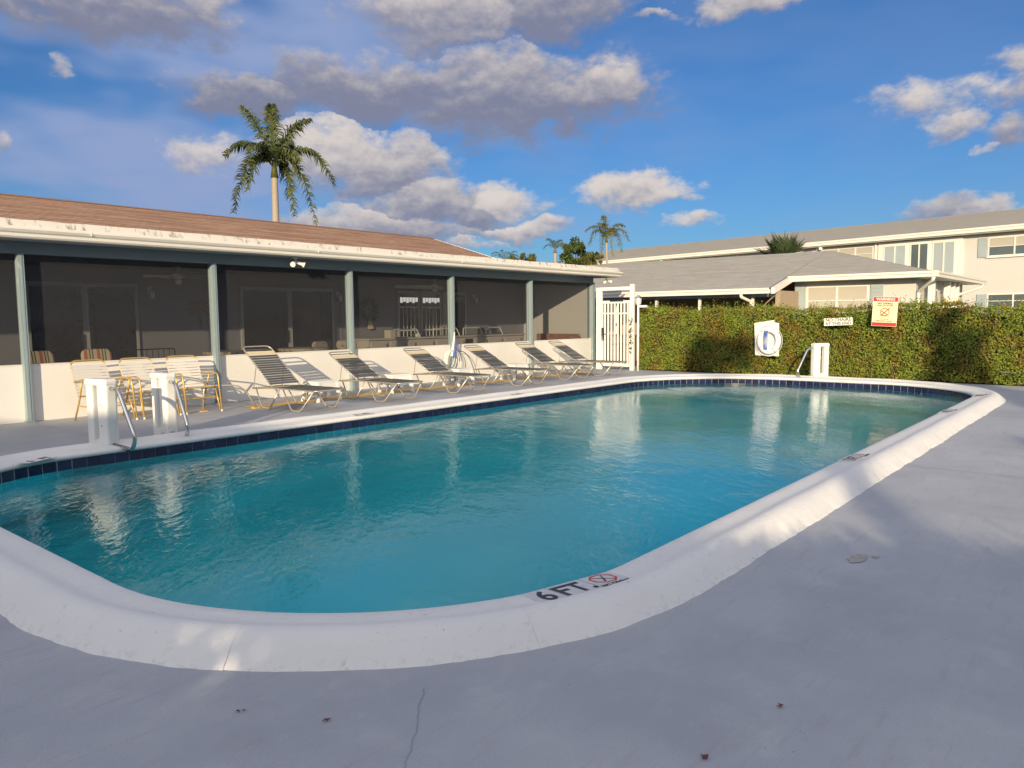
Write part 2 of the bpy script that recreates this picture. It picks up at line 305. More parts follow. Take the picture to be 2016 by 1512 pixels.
# ------------------------------------------------------------------ mesh helpers
def fillet(pts, rad, k=4, closed=False):
    pts = [Vector(p) for p in pts]; out = []; n = len(pts)
    for i, p in enumerate(pts):
        if not closed and i in (0, n - 1): out.append(p); continue
        a, b = pts[i - 1], pts[(i + 1) % n]
        da, db = (a - p), (b - p)
        r = min(rad, da.length * .49, db.length * .49)
        s, e = p + da.normalized() * r, p + db.normalized() * r
        for j in range(k + 1):
            t = j / k; out.append(s * (1 - t) ** 2 + p * 2 * t * (1 - t) + e * t * t)
    return out
class MB:
    def __init__(s): s.v = []; s.f = []; s.uv = []; s.a = []
    def add(s, vs, fs, uv=None, a=None):
        o = len(s.v); s.v += [tuple(v) for v in vs]
        for i, f in enumerate(fs):
            s.f.append(tuple(o + k for k in f)); s.uv.append(uv[i] if uv else None); s.a.append(a)
        return s
    def box(s, x0, x1, y0, y1, z0, z1):
        return s.add([(x, y, z) for x in (x0, x1) for y in (y0, y1) for z in (z0, z1)],
                     [(0, 1, 3, 2), (4, 6, 7, 5), (0, 4, 5, 1), (2, 3, 7, 6), (0, 2, 6, 4), (1, 5, 7, 3)])
    def obox(s, c, ax, ay, az):
        c, ax, ay, az = map(Vector, (c, ax, ay, az))
        return s.add([c + ax * i + ay * j + az * k for i in (-.5, .5) for j in (-.5, .5) for k in (-.5, .5)],
                     [(0, 1, 3, 2), (4, 6, 7, 5), (0, 4, 5, 1), (2, 3, 7, 6), (0, 2, 6, 4), (1, 5, 7, 3)])
    def prism(s, pts, z0, z1):
        n = len(pts)
        return s.add([(*p, z0) for p in pts] + [(*p, z1) for p in pts],
                     [tuple(range(n - 1, -1, -1)), tuple(range(n, 2 * n))] + [(i, (i + 1) % n, n + (i + 1) % n, n + i) for i in range(n)])
    def hull(s, lo, hi):
        """two matching rings (lists of 3d points) joined and capped"""
        n = len(lo)
        return s.add(list(lo) + list(hi), [tuple(range(n - 1, -1, -1)), tuple(range(n, 2 * n))] + [(i, (i + 1) % n, n + (i + 1) % n, n + i) for i in range(n)])
    def tube(s, pts, r, n=8, closed=False, r1=None):
        pts = [Vector(p) for p in pts]; m = len(pts); vs = []; prev = None
        for i, p in enumerate(pts):
            if closed: t = pts[(i + 1) % m] - pts[i - 1]
            else: t = pts[min(i + 1, m - 1)] - pts[max(i - 1, 0)]
            t.normalize()
            if prev is None:
                h = Vector((0, 0, 1)) if abs(t.z) < .9 else Vector((1, 0, 0)); nx = t.cross(h).normalized()
            else:
                nx = (prev - t * prev.dot(t))
                nx = nx.normalized() if nx.length > 1e-6 else t.cross(Vector((0, 1, 0))).normalized()
            prev = nx; ny = t.cross(nx)
            rr = r if r1 is None else r + (r1 - r) * i / (m - 1)
            vs += [p + nx * rr * math.cos(2 * math.pi * k / n) + ny * rr * math.sin(2 * math.pi * k / n) for k in range(n)]
        fs = []
        for i in range(m if closed else m - 1):
            a, b = i * n, ((i + 1) % m) * n
            fs += [(a + k, a + (k + 1) % n, b + (k + 1) % n, b + k) for k in range(n)]
        if not closed: fs += [tuple(range(n - 1, -1, -1)), tuple((m - 1) * n + k for k in range(n))]
        return s.add(vs, fs)
    def lathe(s, prof, c=(0, 0, 0), n=16, cap=True):
        c = Vector(c); vs = [c + Vector((r * math.cos(2 * math.pi * k / n), r * math.sin(2 * math.pi * k / n), z)) for r, z in prof for k in range(n)]
        fs = []
        for i in range(len(prof) - 1):
            fs += [(i * n + k, i * n + (k + 1) % n, (i + 1) * n + (k + 1) % n, (i + 1) * n + k) for k in range(n)]
        if cap: fs += [tuple(range(n - 1, -1, -1)), tuple((len(prof) - 1) * n + k for k in range(n))]
        return s.add(vs, fs)
    def quad(s, a, b, c, d, uv=None): return s.add([a, b, c, d], [(0, 1, 2, 3)], [uv] if uv else None)
    def build(s, name, mat, parent=None, smooth=False, bevel=0., seg=2):
        me = bpy.data.meshes.new(name); me.from_pydata(s.v, [], s.f); me.update()
        if any(u is not None for u in s.uv):
            lay = me.uv_layers.new(name='UVMap'); li = 0
            for f, u in zip(s.f, s.uv):
                for k in range(len(f)):
                    lay.data[li].uv = u[k] if u else (0, 0); li += 1
        if any(x is not None for x in s.a):
            at = me.attributes.new('rnd', 'FLOAT', 'FACE'); at.data.foreach_set('value', [x or 0. for x in s.a])
        if bevel:
            bm = bmesh.new(); bm.from_mesh(me); bmesh.ops.remove_doubles(bm, verts=bm.verts, dist=1e-5)
            bmesh.ops.bevel(bm, geom=[e for e in bm.edges if e.is_manifold and e.calc_face_angle(0) > .5], offset=bevel, segments=seg, profile=.5, affect='EDGES', clamp_overlap=True)
            bm.to_mesh(me); bm.free()
        if smooth: me.shade_auto_smooth(angle=R(40)) if hasattr(me, 'shade_auto_smooth') else me.polygons.foreach_set('use_smooth', [True] * len(me.polygons))
        me.materials.append(M[mat] if isinstance(mat, str) else mat)
        o = bpy.data.objects.new(name, me); COL.objects.link(o); o.parent = parent
        return o
def smooth_all(o):
    o.data.polygons.foreach_set('use_smooth', [True] * len(o.data.polygons)); return o
def tag(o, label, cat, group=None):
    o['label'] = label; o['category'] = cat
    if group: o['group'] = group
    return o
def thing(name, label, cat, loc=(0, 0, 0), rz=0., group=None):
    o = bpy.data.objects.new(name, None); COL.objects.link(o); o.location = loc; o.rotation_euler = (0, 0, rz); o.empty_display_size = .2
    return tag(o, label, cat, group)
def struct(o): o['kind'] = 'structure'; return o
def stuff(o): o['kind'] = 'stuff'; return o
KIDS = {}
def kids(o): return [c for c in bpy.data.objects if c.parent == o]
def copy_tree(o, parent=None):
    c = o.copy(); COL.objects.link(c); c.parent = parent
    for k in kids(o): copy_tree(k, c)
    return c
_tm = {}
def text_mesh(body, size, mat, parent, name, loc, rot, bold=0.0, depth=.0015, sx=1.0):
    cu = bpy.data.curves.new('t', 'FONT'); cu.body = body; cu.size = size; cu.align_x = 'CENTER'; cu.align_y = 'CENTER'
    cu.offset = bold; cu.extrude = depth; cu.resolution_u = 3
    ob = bpy.data.objects.new('t', cu); COL.objects.link(ob)
    dg = bpy.context.evaluated_depsgraph_get(); me = bpy.data.meshes.new_from_object(ob.evaluated_get(dg))
    bpy.data.objects.remove(ob); bpy.data.curves.remove(cu); me.name = name
    me.materials.clear(); me.materials.append(M[mat])
    o = bpy.data.objects.new(name, me); COL.objects.link(o); o.parent = parent; o.location = loc; o.rotation_euler = rot; o.scale = (sx, 1, 1)
    return o

# ------------------------------------------------------------------ pool outline
PX0, PX1, PY0, PY1 = 1.79, 17.9, 2.36, 9.15
def outline(step=.12):
    """inner lip of the coping, counter-clockwise, as (point, outward normal) at even spacing"""
    rad = {'bl': 2.1, 'br': 2.3, 'tr': 2.8, 'tl': 1.6}
    pts = []
    def arc(cx, cy, r, a0, a1):
        k = max(6, int(abs(a1 - a0) * r / .05))
        for i in range(k + 1):
            a = a0 + (a1 - a0) * i / k; pts.append((Vector((cx + r * math.cos(a), cy + r * math.sin(a))), Vector((math.cos(a), math.sin(a)))))
    h = math.pi / 2
    r = rad['bl']; arc(PX0 + r, PY0 + r, r, 2 * h, 3 * h)
    r = rad['br']; arc(PX1 - r, PY0 + r, r, 3 * h, 4 * h)
    r = rad['tr']; arc(PX1 - r, PY1 - r, r, 0, h)
    r = rad['tl']; arc(PX0 + r, PY1 - r, r, h, 2 * h)
    L = [0.]; n = len(pts)
    for i in range(n): L.append(L[-1] + (pts[(i + 1) % n][0] - pts[i][0]).length)
    tot = L[-1]; m = int(round(tot / step)); out = []; j = 0
    for i in range(m):
        d = tot * i / m
        while L[j + 1] < d: j += 1
        t = (d - L[j]) / max(1e-9, L[j + 1] - L[j]); a, b = pts[j], pts[(j + 1) % n]
        out.append((a[0].lerp(b[0], t), a[1].lerp(b[1], t).normalized()))
    return out, tot
def ring(d, step=.12): return [p + n * d for p, n in outline(step)[0]]
def plate(outer, hole, z):
    """flat sheet with a hole"""
    bm = bmesh.new(); es = []
    for lp in (outer, hole):
        vs = [bm.verts.new((*p, z)) for p in lp]
        es += [bm.edges.new((vs[i], vs[(i + 1) % len(vs)])) for i in range(len(vs))]
    bmesh.ops.triangle_fill(bm, use_beauty=True, edges=es, normal=(0, 0, 1))
    for f in bm.faces:
        if f.normal.z < 0: f.normal_flip()
    return bm
def bm_obj(name, bm, mat, parent=None):
    me = bpy.data.meshes.new(name); bm.to_mesh(me); bm.free(); me.materials.append(M[mat]); o = bpy.data.objects.new(name, me); COL.objects.link(o); o.parent = parent; return o

# ------------------------------------------------------------------ ground and deck
DK = [(-16, -14), (19.35, -14), (19.35, 11.3), (20.6, 11.3), (20.6, 16.2), (-16, 16.2)]
deck = struct(bm_obj('pool_deck', plate(DK, ring(.50, .2), 0.), 'deck'))
struct(bm_obj('ground', plate([(-400, -400), (500, -400), (500, 500), (-400, 500)], DK, -.02), 'grass'))
# expansion joints and a wandering crack in the deck
def deckline(name, pts, wd, mat='black', z=.004):
    mb = MB(); L_, R_ = [], []
    pts = [Vector((*p, 0)) for p in pts]
    for i, p in enumerate(pts):
        t = (pts[min(i + 1, len(pts) - 1)] - pts[max(i - 1, 0)]).normalized(); n = Vector((-t.y, t.x, 0)) * wd * (.5 + .3 * rng.random())
        L_.append(p + n); R_.append(p - n)
    vs = [(p.x, p.y, z) for p in L_ + R_]; k = len(pts)
    mb.add(vs, [(i + k, i + k + 1, i + 1, i) for i in range(k - 1)])
    return mb.build(name, mat, deck)
M['crack'] = pm('crack_dirt', (.22, .215, .225), .9, .2, 20)
M['joint'] = pm('joint_dirt', (.27, .27, .29), .9, .15, 10)
def wander(a, b, n, amp):
    a, b = Vector(a), Vector(b); t = (b - a).normalized(); nn = Vector((-t.y, t.x)); out = []; o = 0
    for i in range(n + 1):
        o = o * .8 + rng.uniform(-amp, amp); out.append(tuple(a.lerp(b, i / n) + nn * o))
    return out
deckline('crack', wander((1.5, 1.75), (2.12, 2.26), 60, .007), .0016, 'crack')
deckline('joint', wander((8.50, 1.80), (8.75, -9), 30, .002), .006, 'joint')
deckline('joint', wander((16.0, 1.6), (16.4, -9), 30, .002), .006, 'joint')
deckline('joint', [(-8, 10.9), (4.2, 10.95), (19.3, 10.98)], .004, 'joint')
for x in (1.1, 4.2, 7.3, 10.4, 13.5, 16.6): deckline('joint', [(x, 9.75), (x, 13.24)], .004, 'joint')
deckline('joint', [(17.2, 9.3), (18.2, 11.2)], .004, 'joint')
def blob(name, c, rx, ry, mat, z=.004, n=22, jag=.35, parent=None):
    pts = []
    for k in range(n):
        a = 2 * math.pi * k / n; q = 1 + rng.uniform(-jag, jag); pts.append((c[0] + rx * q * math.cos(a), c[1] + ry * q * math.sin(a), z))
    return MB().add(pts, [tuple(range(n))]).build(name, mat, parent)
M['stain2'] = pm('worn_patch', (.37, .355, .34), .85, .2, 14, col2=(.3, .26, .22), f2=(.5, .66), s2=22)
blob('worn_patch', (5.04, 1.35), .10, .05, 'stain2', parent=deck)
blob('worn_patch', (5.14, 1.27), .03, .02, 'stain2', parent=deck)
for (x, y, s, lb) in ((1.70, 2.37, .011, 'small red-brown dead leaf on deck left of the crack'), (2.39, 1.12, .013, 'red-brown dead leaf on deck near the bottom edge, right of the crack'), (1.53, 2.69, .009, 'tiny dark leaf scrap on deck near the rounded pool end'), (2.9, 1.05, .010, 'faded reddish leaf crumbs on the right-hand deck')):
    mb = MB()
    for k in range(3):
        a = rng.uniform(0, 6.28); c = Vector((x + rng.uniform(-s, s), y + rng.uniform(-s, s), .006)); t = Vector((math.cos(a), math.sin(a), 0)) * s * 1.4; n = Vector((-t.y, t.x, 0)) * .4
        mb.add([c - t, c + n + Vector((0, 0, .004)), c + t + Vector((0, 0, .002)), c - n + Vector((0, 0, .003))], [(0, 1, 2, 3)])
    tag(mb.build('fallen_leaf', 'leaf_dead'), lb, 'leaf')
yl = MB()
xs = [7.3 + i * .45 for i in range(25)]
for i in range(24):
    yl.add([(xs[i], 12.0 + rng.uniform(-.02, .02), .004), (xs[i + 1], 12.0 + rng.uniform(-.02, .02), .004), (xs[i + 1], 12.33, .004), (xs[i], 12.33, .004)], [(0, 1, 2, 3)])
struct(yl.build('yellow_deck_stripe', 'yellow'))

# ------------------------------------------------------------------ swimming pool
pool = thing('swimming_pool', 'long rounded swimming pool with raised white coping and blue tile band', 'pool', (9.8, 5.7, 0))
def poff(mb):
    mb.v = [(x - 9.8, y - 5.7, z) for x, y, z in mb.v]; return mb
WZ = -.088
def floor_z(x): return -1.95 + .95 * min(1, max(0, (x - 3) / 13))
base, TOT = outline(.12)
mb = MB(); n = len(base)
rg = [p + q * .036 for p, q in base]
mb.add([(*p, -.15) for p in rg] + [(*p, .035) for p in rg], [(i, (i + 1) % n, n + (i + 1) % n, n + i) for i in range(n)])
poff(mb).build('grout_band', 'grout', pool)
mb = MB(); mb.add([(*p, -.15) for p in rg] + [(p.x, p.y, floor_z(p.x)) for p in rg], [((i + 1) % n, i, n + i, n + (i + 1) % n) for i in range(n)])
bm = bmesh.new(); vs = [bm.verts.new((p.x, p.y, floor_z(p.x))) for p in rg]; f = bm.faces.new(vs); bmesh.ops.triangulate(bm, faces=[f])
me_v = [tuple(v.co) for v in bm.verts]; bm.verts.index_update(); me_f = [tuple(v.index for v in f.verts) for f in bm.faces]; bm.free()
mb.add(me_v, me_f); poff(mb).build('basin', 'basin', pool)
# water body
rw = [p + q * .034 for p, q in base]
mb = MB(); mb.add([(*p, WZ) for p in rw], [tuple(range(n))])
mb.add([(p.x, p.y, floor_z(p.x) + .01) for p in rw], [tuple(range(n - 1, -1, -1))])
mb.add([(*p, WZ) for p in rw] + [(p.x, p.y, floor_z(p.x) + .01) for p in rw], [((i + 1) % n, i, n + i, n + (i + 1) % n) for i in range(n)])
wo_ = mb.build('water', 'water')
bm = bmesh.new(); bm.from_mesh(wo_.data); bmesh.ops.remove_doubles(bm, verts=bm.verts, dist=1e-4); bmesh.ops.triangulate(bm, faces=bm.faces[:]); bmesh.ops.recalc_face_normals(bm, faces=bm.faces[:]); bm.to_mesh(wo_.data); bm.free()
struct(wo_)
# coping sections
PROF = [(.06, .012), (.012, .018), (.0, .03), (-.002, .05), (.008, .066), (.03, .076), (.10, .083), (.17, .088), (.22, .096), (.255, .111), (.295, .124), (.34, .124), (.385, .108), (.425, .08), (.46, .048), (.50, .012), (.525, -.01)]
NS = 36; fine, _ = outline(TOT / (NS * 30)); nf = len(fine); per = nf // NS
_re = [0.]
def rough_edge(j):
    _re[0] = _re[0] * .55 + rng.uniform(-.0055, .0055); return _re[0]
for sct in range(NS):
    mb = MB(); rings = []
    for j in range(per + 1):
        p, q = fine[(sct * per + j) % nf]; p2 = p.copy()
        if j in (0, per):
            o = fine[(sct * per + (1 if j == 0 else per - 1)) % nf][0]; p2 = p + (o - p).normalized() * .0004
        wob = .007 * math.sin(p.x * 2.9 + 1.7 * math.sin(p.x * 1.3) + p.y * 3.3) + .004 * math.sin(p.x * 8.3 + 2 * math.sin(p.x * 2.1) + p.y * 7) + rough_edge(j)
        sh = -.0010 if j in (0, per) else 0
        ring_ = []
        for k, (d, z) in enumerate(PROF):
            dd = d + (wob * max(0, (d - .40) / .12) if d > .40 else 0)
            zz = z + (sh if 4 < k < 15 else 0) + (.0025 * math.sin(p.x * 4.3 + p.y * 5.1 + d * 9) if k > 4 else 0)
            ring_.append((p2.x + q.x * dd - 9.8, p2.y + q.y * dd - 5.7, zz))
        rings.append(ring_)
    m_ = len(PROF)
    for a, b in zip(rings[:-1], rings[1:]):
        mb.add(a + b, [(k, m_ + k, m_ + k + 1, k + 1) for k in range(m_ - 1)])
    o = mb.build('coping_section', 'coping', pool)
    bm = bmesh.new(); bm.from_mesh(o.data); bmesh.ops.remove_doubles(bm, verts=bm.verts, dist=1e-5)
    for f in bm.faces: f.smooth = len(f.verts) == 4
    bmesh.ops.recalc_face_normals(bm, faces=bm.faces[:])
    bm.to_mesh(o.data); bm.free()
mb = MB(); c0 = [p + q * .08 for p, q in base]; c1 = [p + q * .48 for p, q in base]
mb.add([(*p, .06) for p in c0] + [(*p, -.005) for p in c1], [(i, n + i, n + (i + 1) % n, (i + 1) % n) for i in range(n)])
poff(mb).build('coping_bed', 'mortar', pool)
# tile band: one tile, shared mesh
tn = 270; tp, _ = outline(TOT / tn)
tmesh = None
for i, (p, q) in enumerate(tp):
    t = Vector((-q.y, q.x)); wd = TOT / tn - .006
    if tmesh is None:
        o = MB().box(-wd / 2, wd / 2, 0, .012, -.145, .010).build('tile', 'tile', pool, bevel=.0025, seg=1); tmesh = o.data
    else:
        o = bpy.data.objects.new('tile', tmesh); COL.objects.link(o); o.parent = pool
    c = p + q * .028
    o.location = (c.x - 9.8 + rng.uniform(-.001, .001), c.y - 5.7, rng.uniform(-.0015, .0015)); o.rotation_euler = (0, 0, math.atan2(-t.y, -t.x) )
# depth markers
def coping_z(d):
    for (a, za), (b, zb) in zip(PROF[4:], PROF[5:]):
        if a <= d <= b: return za + (zb - za) * (d - a) / (b - a)
    return .09
def marker(pos, up, segs, hgt=.15, d_c=.12, sc=1.0, plate_on=True, tilt=0.):
    """pos on the coping top, up = reading-up direction; segs: list of (kind, text, width)"""
    up = Vector(up).normalized(); rt = Vector((up.y, -up.x)); tw = sum(s[2] for s in segs)
    z = coping_z(d_c) + (.0085 if hgt > .16 else .0045)
    e = MB()
    e.box(-tw / 2, tw / 2, -hgt / 2, hgt / 2, -.004, .0)
    o = e.build('depth_marker', 'plate' if plate_on else 'coping', pool)
    o.location = (pos[0] - 9.8, pos[1] - 5.7, z); o.rotation_euler = (-.085 if hgt > .16 else 0, 0, math.atan2(rt.y, rt.x))
    x = -tw / 2
    for kind, tx, wd in segs:
        cx = x + wd / 2
        if kind == 't': text_mesh(tx, hgt * .95 * sc, 'ink', o, 'lettering', (cx, -hgt * .02, .001), (0, 0, 0), .005, .0008, .78)
        else:
            oc = MB(); ro, ri = hgt * .36, hgt * .305; k8 = [math.pi / 8 + k * math.pi / 4 for k in range(8)]; cy = hgt * .12
            vs = [(cx + r_ * math.cos(a), cy + r_ * math.sin(a), .0018) for r_ in (ro, ri) for a in k8]
            oc.add(vs, [(k, (k + 1) % 8, 8 + (k + 1) % 8, 8 + k) for k in range(8)])
            b_ = hgt * .012
            for sg in (1, -1):
                q = Vector((math.cos(.78 * sg), math.sin(.78 * sg), 0)) * ri; nn = Vector((-q.y, q.x, 0)).normalized() * b_ * 1.6; c_ = Vector((cx, cy, .0022 + .0004 * sg))
                if sg == -1: oc.add([c_ - q - nn, c_ + q - nn, c_ + q + nn, c_ - q + nn], [(0, 1, 2, 3)])
            oc.build('prohibition_symbol', 'red', o)
            fg = MB(); q = Vector((.45, .9, 0)) * ri * .8; nn = Vector((.9, -.45, 0)) * b_ * 2.2; c_ = Vector((cx, cy, .003))
            fg.add([c_ - q - nn, c_ + q - nn * .4, c_ + q + nn * .4, c_ - q + nn], [(0, 1, 2, 3)])
            q2 = Vector((.8, -.1, 0)) * ri * .7; c2 = c_ + Vector((0, hgt * .03, .0003)); fg.add([c2 - q2 - nn * .3, c2 + q2 - nn * .3, c2 + q2 + nn * .3, c2 - q2 + nn * .3], [(0, 1, 2, 3)])
            fg.build('diver_pictogram', 'ink', o)
            text_mesh('NO DIVING', hgt * .21, 'ink', o, 'lettering', (cx, -hgt * .37, .001), (0, 0, 0), .0015, .0008, .8)
        if kind != segs[-1][0] or x + wd < tw / 2 - .01:
            if x + wd < tw / 2 - .005: MB().box(x + wd - .001, x + wd + .001, -hgt / 2, hgt / 2, 0, .0006).build('divider_line', 'ink', o)
        x += wd
    return o
def on_near(a, d):           # a: angle on the near-left rounded corner
    c = Vector((PX0 + 2.1, PY0 + 2.1)); nrm = Vector((math.cos(a), math.sin(a))); return c + nrm * (2.1 + d), -nrm
p_, u_ = on_near(R(255), .14)
marker(p_, u_, [('t', '6', .16), ('t', 'FT.', .23), ('s', '', .23)], .235, .135, 1.05)
for x, tx in ((8.17, '5'), (12.92, '4'), (15.75, '3')):
    marker((x, PY0 - .12), (0, 1), [('t', tx, .14), ('t', 'FT.', .19), ('s', '', .18)], .19, .115)
marker((2.93, 8.72 + .30), (-.45, .9), [('t', '6', .16), ('t', 'FT', .22)], .14, .09, 1.05, False)
marker((7.47, PY1 + .09), (0, 1), [('t', '5', .16), ('t', 'FT', .22)], .14, .09, 1.05, True)
marker((11.2, PY1 + .09), (0, 1), [('t', '4', .16), ('t', 'FT', .22)], .14, .09, 1.05, True)

# ------------------------------------------------------------------ pool house with screened porch
house = thing('pool_house', 'low white pool house with brown shingle roof and long screened porch', 'building')
WY, BY, EX, XL = 13.25, 15.95, 19.79, -7.0
PXS = [4.2 + 3.118 * k for k in range(-3, 6)]        # post positions, the last is the corner
MB().box(XL, EX - .05, WY, WY + .14, 0, .875).build('half_wall', 'wall', house, bevel=.006, seg=1)
MB().box(XL, EX - .05, WY - .004, WY + .16, .875, .893).build('wall_cap', 'gutter', house)
for x in PXS[:-1]:
    mb = MB().box(x - .041, x + .041, WY - .10, WY - .005, 0, 2.58)
    mb.box(x - .012, x + .012, WY - .108, WY - .10, .02, 2.58)
    p = mb.build('post', 'post', house)
    MB().box(x - .06, x + .06, WY - .115, WY - .003, 0, .025).build('foot_plate', 'post', p)
    MB().box(x - .03, x + .03, WY + .03, WY + .09, .893, 2.58).build('screen_frame_upright', 'post', house)
mb = MB().box(EX - .05, EX + .07, WY - .06, WY + .14, 0, 2.60); mb.box(EX - .05, EX - .03, WY - .07, WY - .06, 0, 2.6); mb.build('corner_post', 'post', house)
for a, b in zip(PXS[:-1], PXS[1:]):
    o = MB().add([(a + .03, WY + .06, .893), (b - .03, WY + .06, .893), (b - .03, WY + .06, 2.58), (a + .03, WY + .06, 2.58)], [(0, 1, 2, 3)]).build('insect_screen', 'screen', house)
MB().box(XL, EX + .02, WY - .04, WY + .12, 2.58, 2.765).build('header_beam', 'beam', house)
MB().box(XL, 20.45, 12.83, WY + .2, 2.768, 2.785).build('soffit', 'soffit', house)
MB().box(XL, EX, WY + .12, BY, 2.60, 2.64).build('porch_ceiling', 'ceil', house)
# gutter: K profile swept along X
prof = [(12.83, 2.770), (12.66, 2.765), (12.635, 2.79), (12.63, 2.83), (12.60, 2.85), (12.575, 2.885), (12.575, 2.915), (12.59, 2.918), (12.595, 2.89), (12.65, 2.85), (12.66, 2.80), (12.82, 2.79), (12.82, 2.92), (12.83, 2.92)]
mb = MB(); k = len(prof)
mb.add([(XL, y, z) for y, z in prof] + [(20.5, y, z) for y, z in prof], [(i, (i + 1) % k, k + (i + 1) % k, k + i) for i in range(k)] + [tuple(range(k - 1, -1, -1)), tuple(range(k, 2 * k))])
mb.build('gutter', 'gutter', house)
for x in (1.2, 5.0, 9.2, 13.3, 17.4):
    MB().box(x, x + .012, 12.571, 12.60, 2.855, 2.921).build('gutter_joint', 'gutter', house)
MB().box(XL, 20.45, 12.84, 13.0, 2.79, 2.955).build('fascia_board', 'gutter', house)
mb = MB(); xs = [XL + i * (20.9 - XL) / 90 for i in range(91)]
top = [3.07 + rng.uniform(-.006, .006) for _ in xs]
mb.add([(x, 12.93, 2.957) for x in xs] + [(x, 12.97, z) for x, z in zip(xs, top)] + [(x, 13.12, z - .004) for x, z in zip(xs, top)], [(i, i + 1, 91 + i + 1, 91 + i) for i in range(90)] + [(91 + i, 91 + i + 1, 182 + i + 1, 182 + i) for i in range(90)])
mb.build('stained_roof_edge', 'strip', house)
MB().box(XL, 20.9, 13.0, 15.6, 2.99, 3.04).build('porch_roof', 'strip', house)
MB().box(20.45, 20.9, 12.95, 15.6, 2.79, 2.985).build('porch_roof_end', 'gutter', house)
# inner walls
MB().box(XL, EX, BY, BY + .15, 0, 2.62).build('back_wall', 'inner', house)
MB().box(EX - .02, EX + .09, WY + .141, BY + .15, 0, 2.76).build('end_wall', 'endwall', house)
MB().box(XL, 19.45, 15.7, 24.3, 2.66, 3.0).build('attic_floor', 'inner', house)
MB().box(XL, 19.4, 16.11, 24, 0, 2.65).build('main_wall', 'wall', house)
mb = MB(); mb.add([(19.42, 15.5, 3.0), (19.42, 24.5, 3.0), (19.42, 20.0, 4.36)], [(0, 1, 2)]); mb.build('gable_wall', 'wall', house)
# roof planes laid in overlapping courses
def roof_plane(mb, A, B, C, Dd, step=.14, lift=.014):
    A, B, C, Dd = map(Vector, (A, B, C, Dd)); sl = ((Dd + C) / 2 - (A + B) / 2).length; ncs = max(2, int(round(sl / step)))
    nrm = (B - A).cross(Dd - A).normalized(); nrm = nrm if nrm.z > 0 else -nrm
    ev = (B - A).normalized()
    for i in range(ncs):
        t0, t1 = i / ncs, (i + 1) / ncs + .0
        a, b = A.lerp(Dd, t0) + nrm * lift, B.lerp(C, t0) + nrm * lift; c, d = B.lerp(C, t1), A.lerp(Dd, t1)
        u0, u1, u2, u3 = ((q - A).dot(ev) for q in (a, b, c, d))
        mb.add([a, b, c, d], [(0, 1, 2, 3)], [[(u0, i * .14 + .003), (u1, i * .14 + .003), (u2, i * .14 + .137), (u3, i * .14 + .137)]])
        e, f = a - nrm * lift, b - nrm * lift
        mb.add([e, f, b, a], [(0, 1, 2, 3)], [[(u0, i * .14 + .002)] * 4])
    return mb
RY, RZ = 20.0, 4.41
mb = MB(); roof_plane(mb, (XL - 1, 15.3, 3.03), (19.55, 15.3, 3.03), (19.55, RY, RZ), (XL - 1, RY, RZ), .15, .013)
roof_plane(mb, (19.55, 24.7, 3.03), (XL - 1, 24.7, 3.03), (XL - 1, RY, RZ), (19.55, RY, RZ))
rf = mb.build('roof', 'shb', house)
MB().hull([(XL - 1, RY - .14, RZ - .02), (XL - 1, RY, RZ + .03), (XL - 1, RY + .14, RZ - .02)], [(19.57, RY - .14, RZ - .02), (19.57, RY, RZ + .03), (19.57, RY + .14, RZ - .02)]).build('ridge_cap', 'shb', rf)
MB().hull([(19.56, 15.3, 2.95), (19.62, 15.3, 2.95), (19.62, 15.3, 3.05), (19.56, 15.3, 3.05)], [(19.56, RY, RZ - .08), (19.62, RY, RZ - .08), (19.62, RY, RZ + .01), (19.56, RY, RZ + .01)]).build('rake_board', 'gutter', rf)
# sliding doors on the back wall
def sdoor(x0, x1, mids, zt, name='sliding_door', zb=.02):
    d = MB().box(x0 - .01, x1 + .01, BY - .012, BY, zb, zt + .01).build(name, 'dframe', house)
    xs = [x0] + mids + [x1]
    for a, b in zip(xs[:-1], xs[1:]):
        MB().box(a + .06, b - .06, BY - .03, BY - .0125, zb + .08, zt - .08).build('pane', 'glass', d)
        mb = MB(); mb.box(a, a + .055, BY - .05, BY - .0125, zb, zt); mb.box(b - .055, b, BY - .045, BY - .0125, zb, zt)
        mb.box(a + .056, b - .056, BY - .045, BY - .0125, zt - .07, zt - .001); mb.box(a + .056, b - .056, BY - .045, BY - .0125, zb, zb + .07); mb.build('door_frame', 'dframe', d)
    MB().box(xs[1] - .10, xs[1] - .075, BY - .085, BY - .046, 1.0, 1.3).build('handle', 'black', d)
    return d
sdoor(5.12, 7.15, [6.14], 2.29); sdoor(9.46, 12.04, [10.75], 2.30); sdoor(1.2, 3.6, [2.4], 2.29)
d = sdoor(15.95, 16.95, [16.05], 2.30, 'screen_door')
# french door with white grilles
d = MB().box(14.15, 15.93, BY - .012, BY, .02, 2.36).build('french_door', 'inner', house)
for a, b in ((14.2, 15.02), (15.06, 15.88)):
    MB().box(a + .06, b - .06, BY - .03, BY - .0125, .1, 2.25).build('pane', 'glass', d)
    mb = MB(); mb.box(a, a + .06, BY - .05, BY - .0125, .02, 2.31); mb.box(b - .06, b, BY - .05, BY - .0125, .02, 2.31)
    mb.box(a + .061, b - .061, BY - .05, BY - .0125, 2.24, 2.31); mb.build('door_frame', 'dframe', d)
    for x in [a + .06 + (b - a - .12) * k / 5 for k in range(1, 5)]: MB().box(x - .012, x + .012, BY - .045, BY - .031, .1, 1.85).build('grille_bar', 'white', d)
    for z in (1.2, 1.84): MB().box(a + .06, b - .06, BY - .049, BY - .046, z, z + .04).build('grille_bar', 'white', d)
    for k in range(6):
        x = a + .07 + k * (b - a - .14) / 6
        MB().box(x + .012, x + .10, BY - .06, BY - .052, 1.98 + .03 * (k % 2), 2.13).build('transom_light', 'daylight', d)
